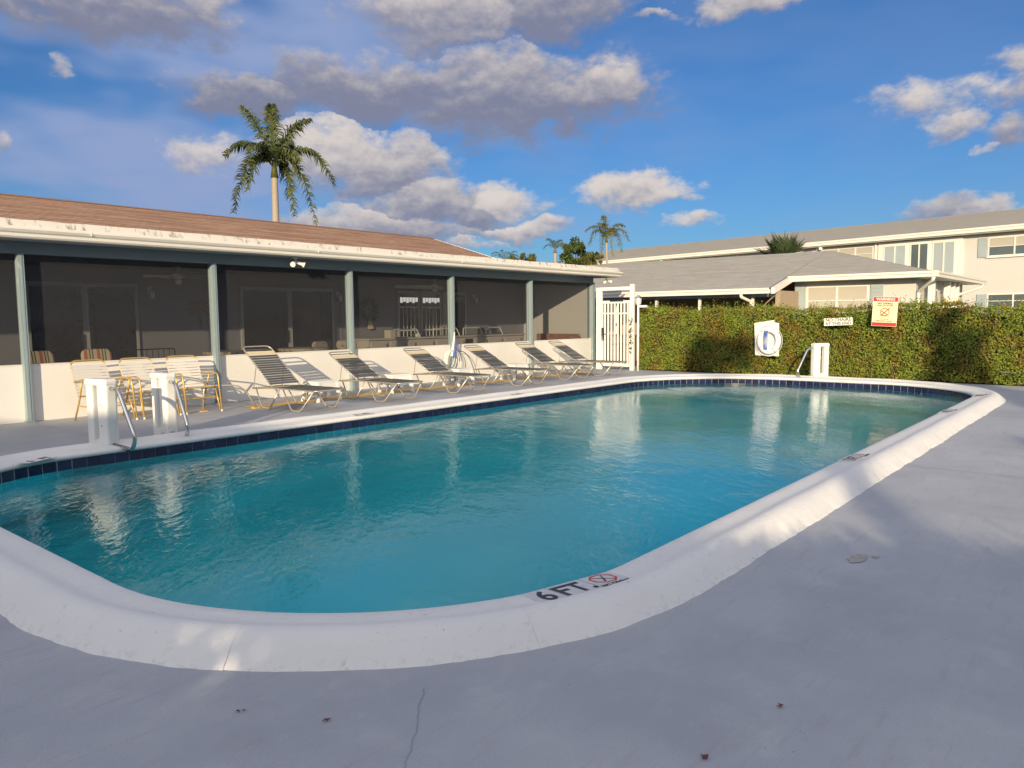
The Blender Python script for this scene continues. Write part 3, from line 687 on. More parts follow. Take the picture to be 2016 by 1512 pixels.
MB().box(14.1, 15.95, BY - .07, BY - .001, 2.38, 2.47).build('door_cornice', 'white', house)
MB().box(12.28, 12.30, BY - .02, BY - .001, 0, 2.55).build('wall_batten', 'inner', house)

# flood lights under the eave
def flood(name, label, loc, rz=0.):
    t = thing(name, label, 'flood light', loc, rz)
    MB().lathe([(.045, -.03), (.05, 0)], n=14).build('mount_plate', 'white', t)
    MB().tube(fillet([(0, 0, -.03), (0, -.02, -.07), (-.04, -.05, -.1)], .02), .012, 6).build('bracket', 'white', t)
    for s in (-1, 1):
        ax = Vector((s * .75, -.55, -.35)).normalized(); c = Vector((s * .02 - .02, -.05, -.1))
        a, b = c, c + ax * .14; o = MB(); o.tube([a, a + ax * .03, b], .032, 12); h = o.build('lamp_head', 'white', t)
        MB().tube([b - ax * .02, b + ax * .015], .052, 14).build('lamp_lens', 'plastic', h)
    return t
flood('flood_light', 'twin white flood light under the porch eave above the first lounger', (8.95, 13.0, 2.768))
flood('flood_light', 'twin flood light under the roof overhang above the white gate', (20.2, 13.0, 2.768), R(-20))

# ceiling fans
def fan(loc, label, a0):
    t = thing('ceiling_fan', label, 'ceiling fan', loc, a0, 'ceiling fans in the porch')
    MB().lathe([(.06, 0), (.06, -.03), (.014, -.045), (.014, -.13), (.09, -.15), (.095, -.22), (.05, -.25)], n=16).build('motor', 'white', t, True)
    MB().lathe([(.04, -.25), (.075, -.29), (.06, -.34), (.02, -.355)], n=14).build('light_globe', 'plastic', t, True)
    for k in range(5):
        a = k * 2 * math.pi / 5; e = Vector((math.cos(a), math.sin(a), 0)); s = Vector((-e.y, e.x, 0))
        tilt = s * .5 + Vector((0, 0, .12)); c = Vector((0, 0, -.20))
        p = [c + e * .16 - tilt * .09, c + e * .62 - tilt * .13, c + e * .62 + tilt * .13, c + e * .16 + tilt * .09]
        MB().hull(p, [q + Vector((0, 0, .008)) for q in p]).build('blade', 'white', t)
        MB().obox(c + e * .12 + Vector((0, 0, .012)), e * .12, s * .03, (0, 0, .006)).build('blade_iron', 'steel', t)
fan((7.36, 14.6, 2.598), 'white ceiling fan above the striped porch chairs', .35)
fan((14.34, 14.6, 2.598), 'white ceiling fan above the porch counter', .1)
# wall lanterns
for x, lb in ((7.42, 'white wall lantern right of the left sliding door'), (12.2, 'wall lantern right of the middle sliding door, near the wreath'), (17.32, 'wall lantern right of the dark screen door')):
    t = thing('wall_lantern', lb, 'lantern', (x, BY, 2.15), 0, 'lanterns on the porch wall')
    MB().box(-.05, .05, -.02, 0, -.06, .10).build('back_plate', 'white', t)
    MB().tube(fillet([(0, -.02, .05), (0, -.10, .08), (0, -.11, .02)], .03), .010, 6).build('arm', 'white', t)
    MB().lathe([(.02, .02), (.075, -.02), (.06, -.03)], (0, -.11, 0), 8).build('cap', 'white', t)
    MB().lathe([(.055, -.03), (.05, -.13), (.03, -.16)], (0, -.11, 0), 8).build('glass_shade', 'plastic', t)
# wreath
t = thing('wreath', 'round dried wreath hanging on the grey porch wall', 'wreath', (13.17, BY - .05, 1.78))
o = MB(); o.tube([(.24 * math.cos(a), 0, .24 * math.sin(a)) for a in [2 * math.pi * k / 28 for k in range(28)]], .045, 8, True); o.build('twig_ring', 'bark', t)
lf = MB(); ri = random.Random(3)
for k in range(260):
    a = ri.uniform(0, 6.283); r_ = ri.gauss(.25, .05); c = Vector((r_ * math.cos(a), ri.uniform(-.07, .0), r_ * math.sin(a)))
    d1 = Vector((ri.gauss(0, 1), ri.gauss(0, .4), ri.gauss(0, 1))).normalized() * .05; d2 = d1.cross(Vector((ri.gauss(0, 1), -1, ri.gauss(0, 1)))).normalized() * .02
    lf.add([c - d1, c + d2, c + d1, c - d2], [(0, 1, 2, 3)], a=ri.random())
stuff(lf.build('dried_leaves', 'leafy', t))
MB().hull([(-.04, -.06, -.22), (.04, -.06, -.22), (.10, -.06, -.5), (-.10, -.06, -.5)], [(-.04, -.05, -.22), (.04, -.05, -.22), (.10, -.05, -.5), (-.10, -.05, -.5)]).build('ribbon', 'strapc', t)
# metal palm ornament on the wall
t = thing('palm_ornament', 'rusty metal palm tree ornament on the porch wall', 'wall ornament', (8.46, BY - .03, 1.36))
MB().tube([(.06, 0, 0), (.02, 0, .25), (0, 0, .48)], .022, 6, r1=.014).build('trunk', 'wicker', t)
for k in range(8):
    a = R(-25 + k * 33); e = Vector((math.cos(a), 0, math.sin(a)))
    pts = [Vector((0, -.01, .48)) + e * .28 * s_ + Vector((0, -.015 * math.sin(3 * s_), -.10 * s_ * s_)) for s_ in (0, .33, .66, 1)]
    o = MB()
    for i, q in enumerate(pts[:-1]):
        nn = Vector((-e.z, 0, e.x)) * (.035 - .009 * i); o.hull([q - nn, q + nn, pts[i + 1] + nn * .7, pts[i + 1] - nn * .7], [v + Vector((0, .004, 0)) for v in (q - nn, q + nn, pts[i + 1] + nn * .7, pts[i + 1] - nn * .7)])
    o.build('metal_frond', 'wicker', t)
# serving counter
t = thing('serving_counter', 'long cream serving counter with cabinet doors inside the porch', 'counter', (12.45, 15.05, 0))
MB().box(0, 6.2, .02, .85, .08, 1.0).build('cabinet', 'wood', t)
MB().box(-.03, 6.25, -.03, .86, 1.0, 1.045).build('worktop', 'wood', t, bevel=.008, seg=1)
for x0, x1 in ((.08, .62), (.72, 1.25), (1.32, 1.62), (1.66, 2.3), (2.38, 3.05), (3.12, 3.5), (3.9, 4.5), (4.55, 5.2), (5.3, 6.1)):
    q = MB().box(x0, x1, -.005, .018, .15, .95).build('cabinet_door', 'wood', t, bevel=.004, seg=1)
    MB().box(x0 + .06, x1 - .06, -.012, -.0055, .25, .88).build('door_panel', 'wood', q, bevel=.003, seg=1)
    MB().box(x1 - .07, x1 - .05, -.03, -.006, .8, .9).build('handle', 'steel', q)
MB().box(3.55, 3.85, -.006, .018, .15, .95).build('dark_vent', 'black', t)
MB().box(.68, .86, -.03, .2, 1.046, 1.25).build('end_block', 'wood', t, bevel=.006, seg=1)
for a, b in ((.90, 1.85), (2.35, 3.4), (3.55, 4.4), (4.5, 5.3)):
    o = MB(); o.tube(fillet([(a, .1, 1.046), (a + .07, .16, 1.26), (b - .07, .16, 1.26), (b, .1, 1.046)], .03), .016, 6); o.build('guard_rail', 'white', t)
for x, wd, hg, mm in ((4.65, .22, .2, 'black'), (5.0, .14, .13, 'strapw'), (3.7, .2, .16, 'black'), (5.25, .08, .26, 'black'), (2.0, .25, .1, 'strapw')):
    q = MB().lathe([(wd * .5, 0), (wd * .52, hg * .7), (wd * .35, hg), (wd * .1, hg * 1.05)], (0, 0, 0), 12).build('kitchen_pot', mm); q.location = (12.45 + x, 15.45, 1.046)
    tag(q, {4.65: 'round black pot on the counter between guard rails', 5.0: 'small white crock at the right of the counter', 3.7: 'black kettle at the middle of the counter', 5.25: 'tall dark jar near the right end of the counter', 2.0: 'low white bowl on the counter behind the guard rails'}[x], 'pot')
# bench by the end wall
t = thing('bench', 'rust-patterned wicker bench back beside the porch end wall', 'bench', (19.2, 14.25, 0), R(90))
MB().box(-.8, .8, -.1, .45, .38, .48).build('seat', 'wicker', t, bevel=.02); MB().box(-.82, .82, -.22, -.11, .30, 1.03).build('backrest', 'wicker', t, bevel=.03)
for x in (-.75, .75):
    for y in (-.15, .4): MB().box(x - .03, x + .03, y - .03, y + .03, 0, .38).build('leg', 'bark', t)
# striped porch chairs
def stripes(name, cols, wdt):
    m, t, out = rawmat(name); p = t.new('ShaderNodeBsdfPrincipled'); t.l.new(p.outputs[0], out.inputs[0]); p.inputs['Roughness'].default_value = .85
    co = t.new('ShaderNodeTexCoord').outputs['Object']; sp = t.new('ShaderNodeSeparateXYZ'); t.l.new(co, sp.inputs[0])
    f = t.m('FRACT', t.m('ADD', t.m('MULTIPLY', sp.outputs[0], 1 / wdt), 10)); cr = t.new('ShaderNodeValToRGB'); cr.color_ramp.interpolation = 'CONSTANT'; t.l.new(f, cr.inputs[0])
    els = cr.color_ramp.elements
    for i, (pos, c) in enumerate(cols):
        e = els[i] if i < 2 else els.new(pos); e.position = pos; e.color = (*c, 1)
    t.l.new(cr.outputs[0], p.inputs['Base Color']); return m
M['stripe'] = stripes('striped_fabric', [(0, (.62, .20, .10)), (.26, (.72, .6, .42)), (.4, (.10, .15, .07)), (.5, (.7, .58, .36)), (.62, (.12, .17, .08)), (.72, (.72, .62, .45))], .21)
def pchair(x, y, rz, label, mat):
    t = thing('porch_chair', label, 'chair', (x, y, 0), rz, 'cushioned chairs in the porch')
    b = MB(); ring0 = [(-.25, .20, .45), (.25, .20, .45), (.25, .32, .98), (.19, .335, 1.05), (-.19, .335, 1.05), (-.25, .32, .98)]
    b.hull(ring0, [(q[0], q[1] + .09, q[2]) for q in ring0]); b.build('back_cushion', mat, t, bevel=.03)
    MB().box(-.26, .26, -.28, .24, .40, .50).build('seat_cushion', mat, t, bevel=.03)
    for sx in (-.29, .29):
        o = MB(); o.tube(fillet([(sx, -.28, 0), (sx, -.28, .62), (sx, .36, .66), (sx, .42, 0)], .06), .014, 6); o.build('arm_frame', 'white', t)
pchair(4.85, 14.15, R(8), 'striped high-back porch chair just right of the leftmost visible post', 'stripe'); pchair(5.72, 14.2, R(-6), 'striped high-back porch chair second from the left post', 'stripe'); pchair(3.9, 14.3, 0, 'striped porch chair at the left edge of the picture, half hidden by post', 'stripe')
pchair(10.55, 14.0, R(15), 'floral cushioned porch chair left of the third post', 'floral'); pchair(11.3, 14.3, R(-20), 'floral cushioned porch chair right of the third post', 'floral')
t = thing('wire_bench', 'black wire-back bench behind the porch half wall', 'bench', (6.75, 14.5, 0))
o = MB(); o.tube(fillet([(-.55, .2, .0), (-.55, .25, 1.0), (.55, .25, 1.0), (.55, .2, 0)], .05), .014, 6); o.build('back_frame', 'black', t)
for k in range(9): MB().tube([(-.44 + k * .11, .2, .45), (-.44 + k * .11, .25, .99)], .006, 5).build('back_wire', 'black', t)
MB().box(-.55, .55, -.25, .2, .42, .45).build('seat', 'black', t); 
for x in (-.5, .5): MB().tube([(x, -.22, 0), (x, -.22, .42)], .014, 6).build('leg', 'black', t)
for x, y, lb in ((8.2, 14.15, 'table with pale mosaic top behind second post'), (9.9, 14.2, 'table with mosaic top left of the floral chairs')):
    t = thing('porch_table', lb, 'table', (x, y, 0), 0, 'tables in the porch')
    MB().lathe([(.55, .86), (.57, .875), (.57, .92), (.55, .93)], n=28).build('table_top', 'floral', t); MB().lathe([(.28, 0), (.26, .03), (.05, .06), (.04, .86)], n=14).build('pedestal', 'black', t)

# garden hose on the fourth post
t = thing('garden_hose', 'coiled garden hose with blue nozzle hanging on the fourth porch post', 'hose', (13.50, WY - .1, .72))
MB().box(-.05, .05, -.10, -.012, -.03, .08).build('hanger', 'post', t)
for k in range(4):
    rx, rz_ = .17 + .025 * k, .21 + .03 * k; c = Vector((-.22 + .03 * k, -.10 - .02 * k, -rz_ + .05))
    MB().tube([c + Vector((rx * math.cos(a), 0, rz_ * math.sin(a))) for a in [2 * math.pi * i / 30 for i in range(30)]], .009, 6, True).build('hose_loop', 'plastic' if k % 2 else 'gutter', t)
o = MB(); o.tube([(-.14, -.10, -.1), (-.10, -.12, .15), (-.03, -.09, .36), (.0, -.07, .48)], .038, 10, r1=.012); o.build('nozzle_wand', 'plastic', t)
o = MB(); o.tube([(-.10, -.17, -.14), (-.07, -.155, .1), (-.01, -.14, .3)], .028, 8, r1=.014); o.build('blue_grip', 'blue', t)
MB().tube(fillet([(.05, -.1, .02), (.3, -.1, .0), (.55, -.08, -.2), (.72, -.06, -.55), (.78, -.05, -.71)], .12), .009, 6).build('hose_tail', 'black', t)

# ------------------------------------------------------------------ loungers
def make_lounger(top_y, top_z, crank):
    t = thing('lounger', 'x', 'lounger', (0, 0, 0), 0, 'grey strap loungers along the porch wall')
    ZS = .36
    o = MB(); o.tube(fillet([(-.31, .78, .33), (-.31, .2, ZS), (-.31, -1.02, ZS), (.31, -1.02, ZS), (.31, .2, ZS), (.31, .78, .33)], .10, 5), .0135, 8); o.tube([(-.31, .78, .33), (.31, .78, .33)], .0125, 8); o.tube([(-.31, .22, ZS), (.31, .22, ZS)], .0125, 8)
    o.build('seat_frame', 'alu', t, True)
    H = Vector((0, .22, ZS + .015)); T = Vector((0, top_y, top_z)); ax = (T - H).normalized(); Lb = (T - H).length
    nrm = Vector((0, -ax.z, ax.y))
    P = lambda x, s: H + ax * s + Vector((x, 0, 0))
    o = MB(); o.tube(fillet([P(-.29, 0), P(-.29, Lb), P(.29, Lb), P(.29, 0)], .11, 6), .0135, 8); o.build('back_frame', 'alu', t, True)
    pit = .062; s = Lb - .16
    for k in range(2):
        q = P(0, s - .02 - k * .062) + nrm * .008; MB().obox(q, (.60, 0, 0), ax * .058, nrm * .005).build('strap', 'strapc', t)
    s -= .135
    first = None
    while s > .03:
        q = P(0, s) + nrm * .008
        if first is None:
            first = MB().obox((0, 0, 0), (.605, 0, 0), ax * .05, nrm * .005).build('strap', 'strapg', t); ob = first
        else:
            ob = first.copy(); COL.objects.link(ob); ob.parent = t
        ob.location = q + nrm * rng.uniform(-.003, .003); s -= pit
    q = P(0, Lb - .09) ; MB().obox(q, (.56, 0, 0), ax * .03, nrm * .004).build('strap', 'strapg', t)
    y = -.93; first = None
    while y < .2:
        if first is None:
            vs = []; 
            m_ = MB(); pr = [(-.318, ZS - .004), (-.322, ZS + .012), (-.2, ZS + .009), (0, ZS + .003), (.2, ZS + .009), (.322, ZS + .012), (.318, ZS - .004)]
            for sy in (-.0255, .0255):
                vs += [(x, sy, z) for x, z in pr] + [(x * .985, sy, z - .005) for x, z in pr]
            k_ = len(pr); fs = []
            for i in range(k_ - 1):
                fs += [(i, i + 1, 2 * k_ + i + 1, 2 * k_ + i), (k_ + i + 1, k_ + i, 3 * k_ + i, 3 * k_ + i + 1), (i + 1, i, k_ + i, k_ + i + 1), (2 * k_ + i, 2 * k_ + i + 1, 3 * k_ + i + 1, 3 * k_ + i)]
            first = m_.add(vs, fs).build('strap', 'strapg', t); ob = first
        else: ob = first.copy(); COL.objects.link(ob); ob.parent = t
        ob.location = (0, y, rng.uniform(-.002, .002)); y += pit
    for sx in (-1, 1):
        for (a, b, c, d) in ((-.95, -.66, -.42, -.12), (-.02, .19, .42, .68)):
            o = MB(); o.tube(fillet([(sx * .31, a, ZS - .012), (sx * .37, b, .0125), (sx * .37, c, .0125), (sx * .31, d, ZS - .012)], .05), .0125, 8); o.build('leg', 'alu', t, True)
        q = P(sx * .29, Lb * .52); o = MB(); o.tube([q, (sx * .30, .76, .335)], .009, 6); o.build('back_strut', 'alu', t)
    o = MB(); o.tube([(-.34, -.80, ZS * .62), (.34, -.80, ZS * .62)], .009, 6); o.build('cross_bar', 'alu', t)
    return t
lab = ['grey strap lounger with tallest upright back, first from the left', 'grey strap lounger second from the left, between first two white stools', 'grey strap lounger third from the left, left of the garden hose post', 'grey strap lounger fourth from the left, just right of the garden hose', 'grey strap lounger fifth from the left, right of the farthest stool', 'grey strap lounger at the right end of the row, nearest the gate']
L1 = make_lounger(1.10, 1.06, 0); L1['label'] = lab[0]; L1.location = (7.80, 11.5, 0); L1.rotation_euler.z = R(2)
L2 = make_lounger(1.16, .88, 0); L2['label'] = lab[1]; L2.location = (9.66, 11.48, 0); L2.rotation_euler.z = R(-1)
for (x, y, a), lb in zip(((11.65, 11.50, -2.5), (13.63, 11.47, 2), (15.63, 11.55, -1), (17.1, 11.55, 1.5)), lab[2:]):
    c = copy_tree(L2); c['label'] = lb; c.location = (x, y, 0); c.rotation_euler.z = R(a)
# bent tube stand left of the first lounger
t = thing('tube_stand', 'bent metal tube stand between second post and first lounger', 'stand', (6.95, 12.1, 0))
o = MB(); o.tube(fillet([(-.42, .2, .0), (-.38, .2, .44), (.12, .0, .42), (.28, -.02, .30), (.40, -.1, .012)], .10, 5), .013, 8); o.build('tube', 'alu', t, True)
MB().box(.34, .46, -.16, -.05, 0, .016).build('foot', 'yellow', t); MB().box(-.48, -.36, .15, .25, 0, .016).build('foot', 'yellow', t)
# white plastic stools
def make_stool():
    t = thing('stool', 'x', 'stool', (0, 0, 0), 0, 'white plastic stools between the loungers')
    MB().box(-.26, .26, -.21, .21, .355, .385).build('top', 'plastic', t, bevel=.012)
    for sx in (-1, 1):
        for sy in (-1, 1):
            lo = [(sx * .27 + a * .028, sy * .22 + b * .028, 0) for a, b in ((-1, -1), (1, -1), (1, 1), (-1, 1))]; hi = [(sx * .225 + a * .036, sy * .175 + b * .036, .356) for a, b in ((-1, -1), (1, -1), (1, 1), (-1, 1))]
            MB().hull(lo, hi).build('leg', 'plastic', t, bevel=.006, seg=1)
    for sy in (-1, 1):
        MB().box(-.19, .19, sy * .195 - .008, sy * .195 + .008, .24, .356).build('apron', 'plastic', t)
        MB().box(-.035, .035, sy * .195 - .012, sy * .195 + .012, .10, .24).build('apron_rib', 'plastic', t)
    for sx in (-1, 1): MB().box(sx * .24 - .008, sx * .24 + .008, -.14, .14, .26, .356).build('apron', 'plastic', t)
    return t
st = make_stool(); st.location = (8.78, 12.05, 0); st.rotation_euler.z = R(4); st['label'] = 'white plastic stool between the first and second loungers'
for (x, y, a), lb in zip(((10.75, 12.15, -5), (12.72, 12.2, 3), (14.75, 12.2, -2)), ('white plastic stool between the second and third loungers', 'white plastic stool below the garden hose, between third and fourth loungers', 'white plastic stool between the fourth and fifth loungers')):
    c = copy_tree(st); c.location = (x, y, 0); c.rotation_euler.z = R(a); c['label'] = lb
# ------------------------------------------------------------------ gold-framed strap chairs
def make_chair():
    t = thing('strap_chair', 'x', 'chair', (0, 0, 0), 0, 'gold-framed strap chairs by the wall')
    H = Vector((0, .20, .39)); T = Vector((0, .45, .93)); ax = (T - H).normalized(); Lb = (T - H).length; nrm = Vector((0, -ax.z, ax.y))
    P = lambda x, s: H + ax * s + Vector((x, 0, 0))
    MB().tube(fillet([P(-.265, -.02), P(-.265, Lb), P(.265, Lb), P(.265, -.02)], .11, 6), .0135, 8).build('back_frame', 'gold', t, True)
    MB().tube(fillet([(-.265, .20, .385), (-.265, -.28, .42), (.265, -.28, .42), (.265, .20, .385)], .06, 5), .0135, 8).build('seat_frame', 'gold', t, True)
    s = Lb - .10; first = None
    while s > .02:
        if first is None: first = MB().obox((0, 0, 0), (.555, 0, 0), ax * .042, nrm * .005).build('strap', 'strapw', t); ob = first
        else: ob = first.copy(); COL.objects.link(ob); ob.parent = t
        ob.location = P(0, s) + nrm * (.012 + rng.uniform(-.002, .002)); s -= .052
    y = -.24; first = None
    while y < .19:
        if first is None: first = MB().box(-.28, .28, -.02, .02, 0, .005).build('strap', 'strapw', t, bevel=.001, seg=1); ob = first
        else: ob = first.copy(); COL.objects.link(ob); ob.parent = t
        ob.location = (0, y, .432 - (y + .28) * .073); y += .052
    for sx in (-1, 1):
        MB().tube(fillet([tuple(P(sx * .28, .24)), (sx * .30, .0, .655), (sx * .30, -.30, .645), (sx * .30, -.41, .012)], .07, 5), .0135, 8).build('arm_and_front_leg', 'gold', t, True)
        MB().tube([(sx * .275, -.235, .42), (sx * .292, -.375, .012)], .0125, 8).build('leg', 'gold', t, True)
        MB().tube(fillet([(sx * .30, .02, .63), (sx * .285, .14, .36), (sx * .30, .30, .012)], .1, 4), .0135, 8).build('leg', 'gold', t, True)
        MB().lathe([(.018, 0), (.017, .03)], (sx * .30, -.41, 0), 8).build('foot_cap', 'strapw', t)
        MB().tube([(sx * .28, -.27, .24), (sx * .29, .2, .24)], .010, 6).build('side_stretcher', 'gold', t)
    MB().tube([(-.28, -.275, .24), (.28, -.275, .24)], .010, 6).build('front_stretcher', 'gold', t)
    return t
ch = make_chair(); ch.location = (5.02, 12.52, 0); ch.rotation_euler.z = R(5); ch['label'] = 'gold-framed white strap chair on the left, behind the first handrail post'
for (x, y, a), lb in zip(((5.74, 12.52, 2), (6.49, 12.52, -4)), ('gold-framed white strap chair in the middle of the three', 'gold-framed white strap chair on the right, with both arms in view')):
    c = copy_tree(ch); c.location = (x, y, 0); c.rotation_euler.z = R(a); c['label'] = lb

# ------------------------------------------------------------------ pool handrails in white sleeves
def make_rail():
    """local +y points away from the water; origin on the deck under the rail column"""
    t = thing('handrail_post', 'x', 'handrail', (0, 0, 0), 0, 'white-sleeved pool handrails')
    MB().box(-.08, .08, -.09, .09, .0, .80).build('front_column', 'plastic', t, bevel=.035, seg=3)
    MB().box(-.07, .07, .20, .32, -.06, .80).build('rear_column', 'plastic', t, bevel=.03, seg=3)
    MB().box(-.084, .084, -.095, .325, .715, .80).build('top_bridge', 'plastic', t, bevel=.03, seg=3)
    MB().hull([(-.07, .09, -.04), (.07, .09, -.04), (.07, .2, -.06), (-.07, .2, -.06)], [(-.06, .09, .10), (.06, .09, .10), (.06, .2, .06), (-.06, .2, .06)]).build('base_web', 'plastic', t)
    MB().tube(fillet([(0, -.06, .69), (0, -.22, .68), (0, -.50, .13), (0, -.44, -.02), (0, -.08, .02)], .10, 6), .0245, 12).build('steel_rail', 'steel', t, True)
    MB().lathe([(.05, -.012), (.05, .004), (.03, .012)], (0, -.14, .0), 14).build('escutcheon', 'steel', t)
    for z in (.5, .25):
        MB().tube([(-.086, 0, z), (-.092, 0, z)], .008, 8).build('bolt', 'steel', t)
    return t
r1 = make_rail(); r1.location = (4.72, 9.78, .07); r1['label'] = 'white-sleeved pool handrail in front of the right-hand gold chair'
r2 = copy_tree(r1); r2.location = (3.82, 9.42, .07); r2.rotation_euler.z = R(10); r2['label'] = 'white-sleeved pool handrail farthest left, its lower half in shade'
r3 = copy_tree(r1); r3.location = (18.42, 6.0, .08); r3.rotation_euler.z = R(-125); r3['label'] = 'white-sleeved pool handrail at the far end, in front of the hedge'

# ------------------------------------------------------------------ gate and lamp post
GX = 19.05
t = thing('gate', 'tall white picket gate in a white frame beside the porch', 'gate', (GX, 12.0, 0))
MB().box(-.05, .05, .40, .58, 0, 2.40).build('gate_post', 'white', t, bevel=.006, seg=1); MB().box(-.05, .05, -.69, -.57, 0, 2.47).build('gate_post', 'white', t, bevel=.006, seg=1)
MB().box(-.04, .04, -.568, .398, 2.31, 2.40).build('top_beam', 'white', t)
for z0, z1 in ((.10, .19), (1.62, 1.66), (1.93, 2.01)): MB().box(-.025, .025, -.54, .37, z0, z1).build('gate_rail', 'white', t)
for k in range(8): MB().box(-.014, .014, .29 - k * .11 - .025, .29 - k * .11 + .025, .192, 1.928).build('picket', 'white', t)
for y in (-.555, .375): MB().box(-.025, .025, y - .014, y + .014, .10, 2.01).build('gate_stile', 'white', t)
MB().box(-.04, .04, .345, .41, .85, 1.22).build('lock_plate', 'steel', t); MB().tube([(-.06, .37, 1.05), (-.06, .2, 1.04)], .010, 6).build('handle', 'steel', t)
MB().box(-.05, .0, -.35, .1, 1.985, 2.03).build('door_closer', 'steel', t)
t = thing('lamp_post', 'slim white lamp post with small lantern beside the gate', 'lamp', (18.95, 11.12, 0))
MB().tube([(0, 0, 0), (0, 0, 1.86)], .032, 10).build('post', 'white', t, True)
MB().lathe([(.03, 1.86), (.07, 1.89), (.085, 2.05), (.09, 2.06)], n=6).build('lantern_glass', 'plastic', t); MB().lathe([(.10, 2.062), (.06, 2.12), (.012, 2.15), (.012, 2.19)], n=6).build('lantern_cap', 'steel', t)
for k in range(6):
    a = k * math.pi / 3; MB().tube([(.072 * math.cos(a), .072 * math.sin(a), 1.88), (.09 * math.cos(a), .09 * math.sin(a), 2.06)], .006, 5).build('lantern_bar', 'steel', t)
MB().box(-.05, .05, -.27, -.035, 1.80, 1.86).build('cross_arm', 'white', t)
t = thing('climbing_vine', 'thin dark vine climbing the right gate post', 'vine', (18.98, 11.37, 0)); rv = random.Random(5)
pts = [(0, .02 * math.sin(k * 1.3), .1 + k * .16) for k in range(11)]; MB().tube(pts, .005, 5).build('stem', 'bark', t)
lf = MB()
for k in range(60):
    z = rv.uniform(.5, 1.5); c = Vector((rv.uniform(-.05, .01), rv.gauss(0, .03), z)); d1 = Vector((rv.gauss(0, 1), rv.gauss(0, 1), rv.gauss(0, 1))).normalized() * .035; d2 = d1.cross(Vector((1, rv.gauss(0, .4), .3))).normalized() * .018
    lf.add([c - d1, c + d2, c + d1, c - d2], [(0, 1, 2, 3)], a=rv.random())
stuff(lf.build('leaves', 'leafg', t))

# ------------------------------------------------------------------ hedge
def leaf_quads(mb, c, nrm, size, r, asp=.5, jit=.6):
    d = Vector((r.gauss(0, jit), r.gauss(0, jit), r.gauss(0, jit))) + nrm
    d.normalize(); t = d.cross(Vector((r.gauss(0, 1), r.gauss(0, 1), r.gauss(0, 1)))).normalized(); b = d.cross(t)
    t *= size * .5; b *= size * .5 * asp; k = d * size * .12
    mb.add([c - t, c + b + k, c + t, c - b + k], [(0, 1, 2, 3)], a=r.random())
rh = random.Random(11)
HY0, HY1, HX, HD, HH = -9.0, 11.38, 19.48, 1.0, 1.70
hedge = thing('hedge', 'long clipped green and bronze hedge behind the far end of the pool', 'hedge', (HX, 0, 0))
def hb(y, z): return .13 * math.sin(y * 1.5 + .8) * (.4 + .6 * z / 1.7) + .08 * math.sin(y * 2.1 + 1.3 * math.sin(z * 2)) + .06 * math.sin(y * 5.3 + z * 3.1) + .05 * math.sin(z * 4.7 - y * 1.7) + .035 * math.sin(y * 11 + 2.5 * math.sin(z * 5)) + .03 * math.sin(z * 12 + 2 * math.sin(y * 7))
def ht(y): return HH + .04 * math.sin(y * 1.7) + .035 * math.sin(y * 4.1 + 1) + .025 * math.sin(y * 9.7 + 2 * math.sin(y * 3)) + (.07 if 3.2 < y < 4.3 else 0) + (.04 if y > 10 else 0)
mb = MB(); ny, nz = 110, 10
vs = []; ysl = [HY0 + (HY1 - HY0) * i / ny for i in range(ny + 1)]
for y in ysl:
    H_ = ht(y) - .10
    ringp = [(.13 + hb(y, H_ * k / nz), H_ * k / nz) for k in range(nz + 1)] + [(HD - .1, H_), (HD - .1, 0)]
    vs.append([(x, y, z) for x, z in ringp])
k_ = len(vs[0])
for a, b in zip(vs[:-1], vs[1:]): mb.add(a + b, [(i, i + 1, k_ + i + 1, k_ + i) for i in range(k_ - 1)])
mb.add(vs[-1], [tuple(range(k_))]); mb.add(vs[0], [tuple(range(k_ - 1, -1, -1))])
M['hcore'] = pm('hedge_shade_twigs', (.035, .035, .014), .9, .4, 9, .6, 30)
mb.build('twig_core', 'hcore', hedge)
lf = MB()
N = 62000
for i in range(N):
    y = rh.uniform(HY0, HY1) if rh.random() < .25 else rh.uniform(.2, HY1)
    H_ = ht(y); u = rh.random()
    if u < .80:
        z = rh.uniform(.02, H_); dep = abs(rh.gauss(0, .055)); c = Vector((hb(y, z) + dep - .02, y, z)); nrm = Vector((-1, 0, .35))
    elif u < .95: c = Vector((rh.uniform(0, HD), y, H_ - abs(rh.gauss(0, .05)) + .05 * rh.random())); nrm = Vector((-.2, 0, 1))
    else: c = Vector((rh.uniform(0, HD), HY1 - abs(rh.gauss(0, .06)) + .03, rh.uniform(.02, H_))); nrm = Vector((0, 1, .3))
    leaf_quads(lf, c, nrm, rh.uniform(.035, .07), rh)
for i in range(900):      # shoots sticking out of the top
    y = rh.uniform(.2, HY1); c0 = Vector((rh.uniform(.0, .5), y, ht(y))); hgt = rh.uniform(.03, .12) + .14 * rh.random() ** 3
    for k in range(4): leaf_quads(lf, c0 + Vector((rh.gauss(0, .012), rh.gauss(0, .012), hgt * k / 3)), Vector((-.6, 0, .4)), rh.uniform(.035, .06), rh)
stuff(lf.build('leaves', 'hedge', hedge))
for k in range(40):
    y = HY0 + .3 + k * .5; MB().tube([(.35 + rh.uniform(-.1, .1), y, -.02), (.4, y + rh.uniform(-.1, .1), .8)], .018, 5, r1=.010).build('stem', 'bark', hedge)
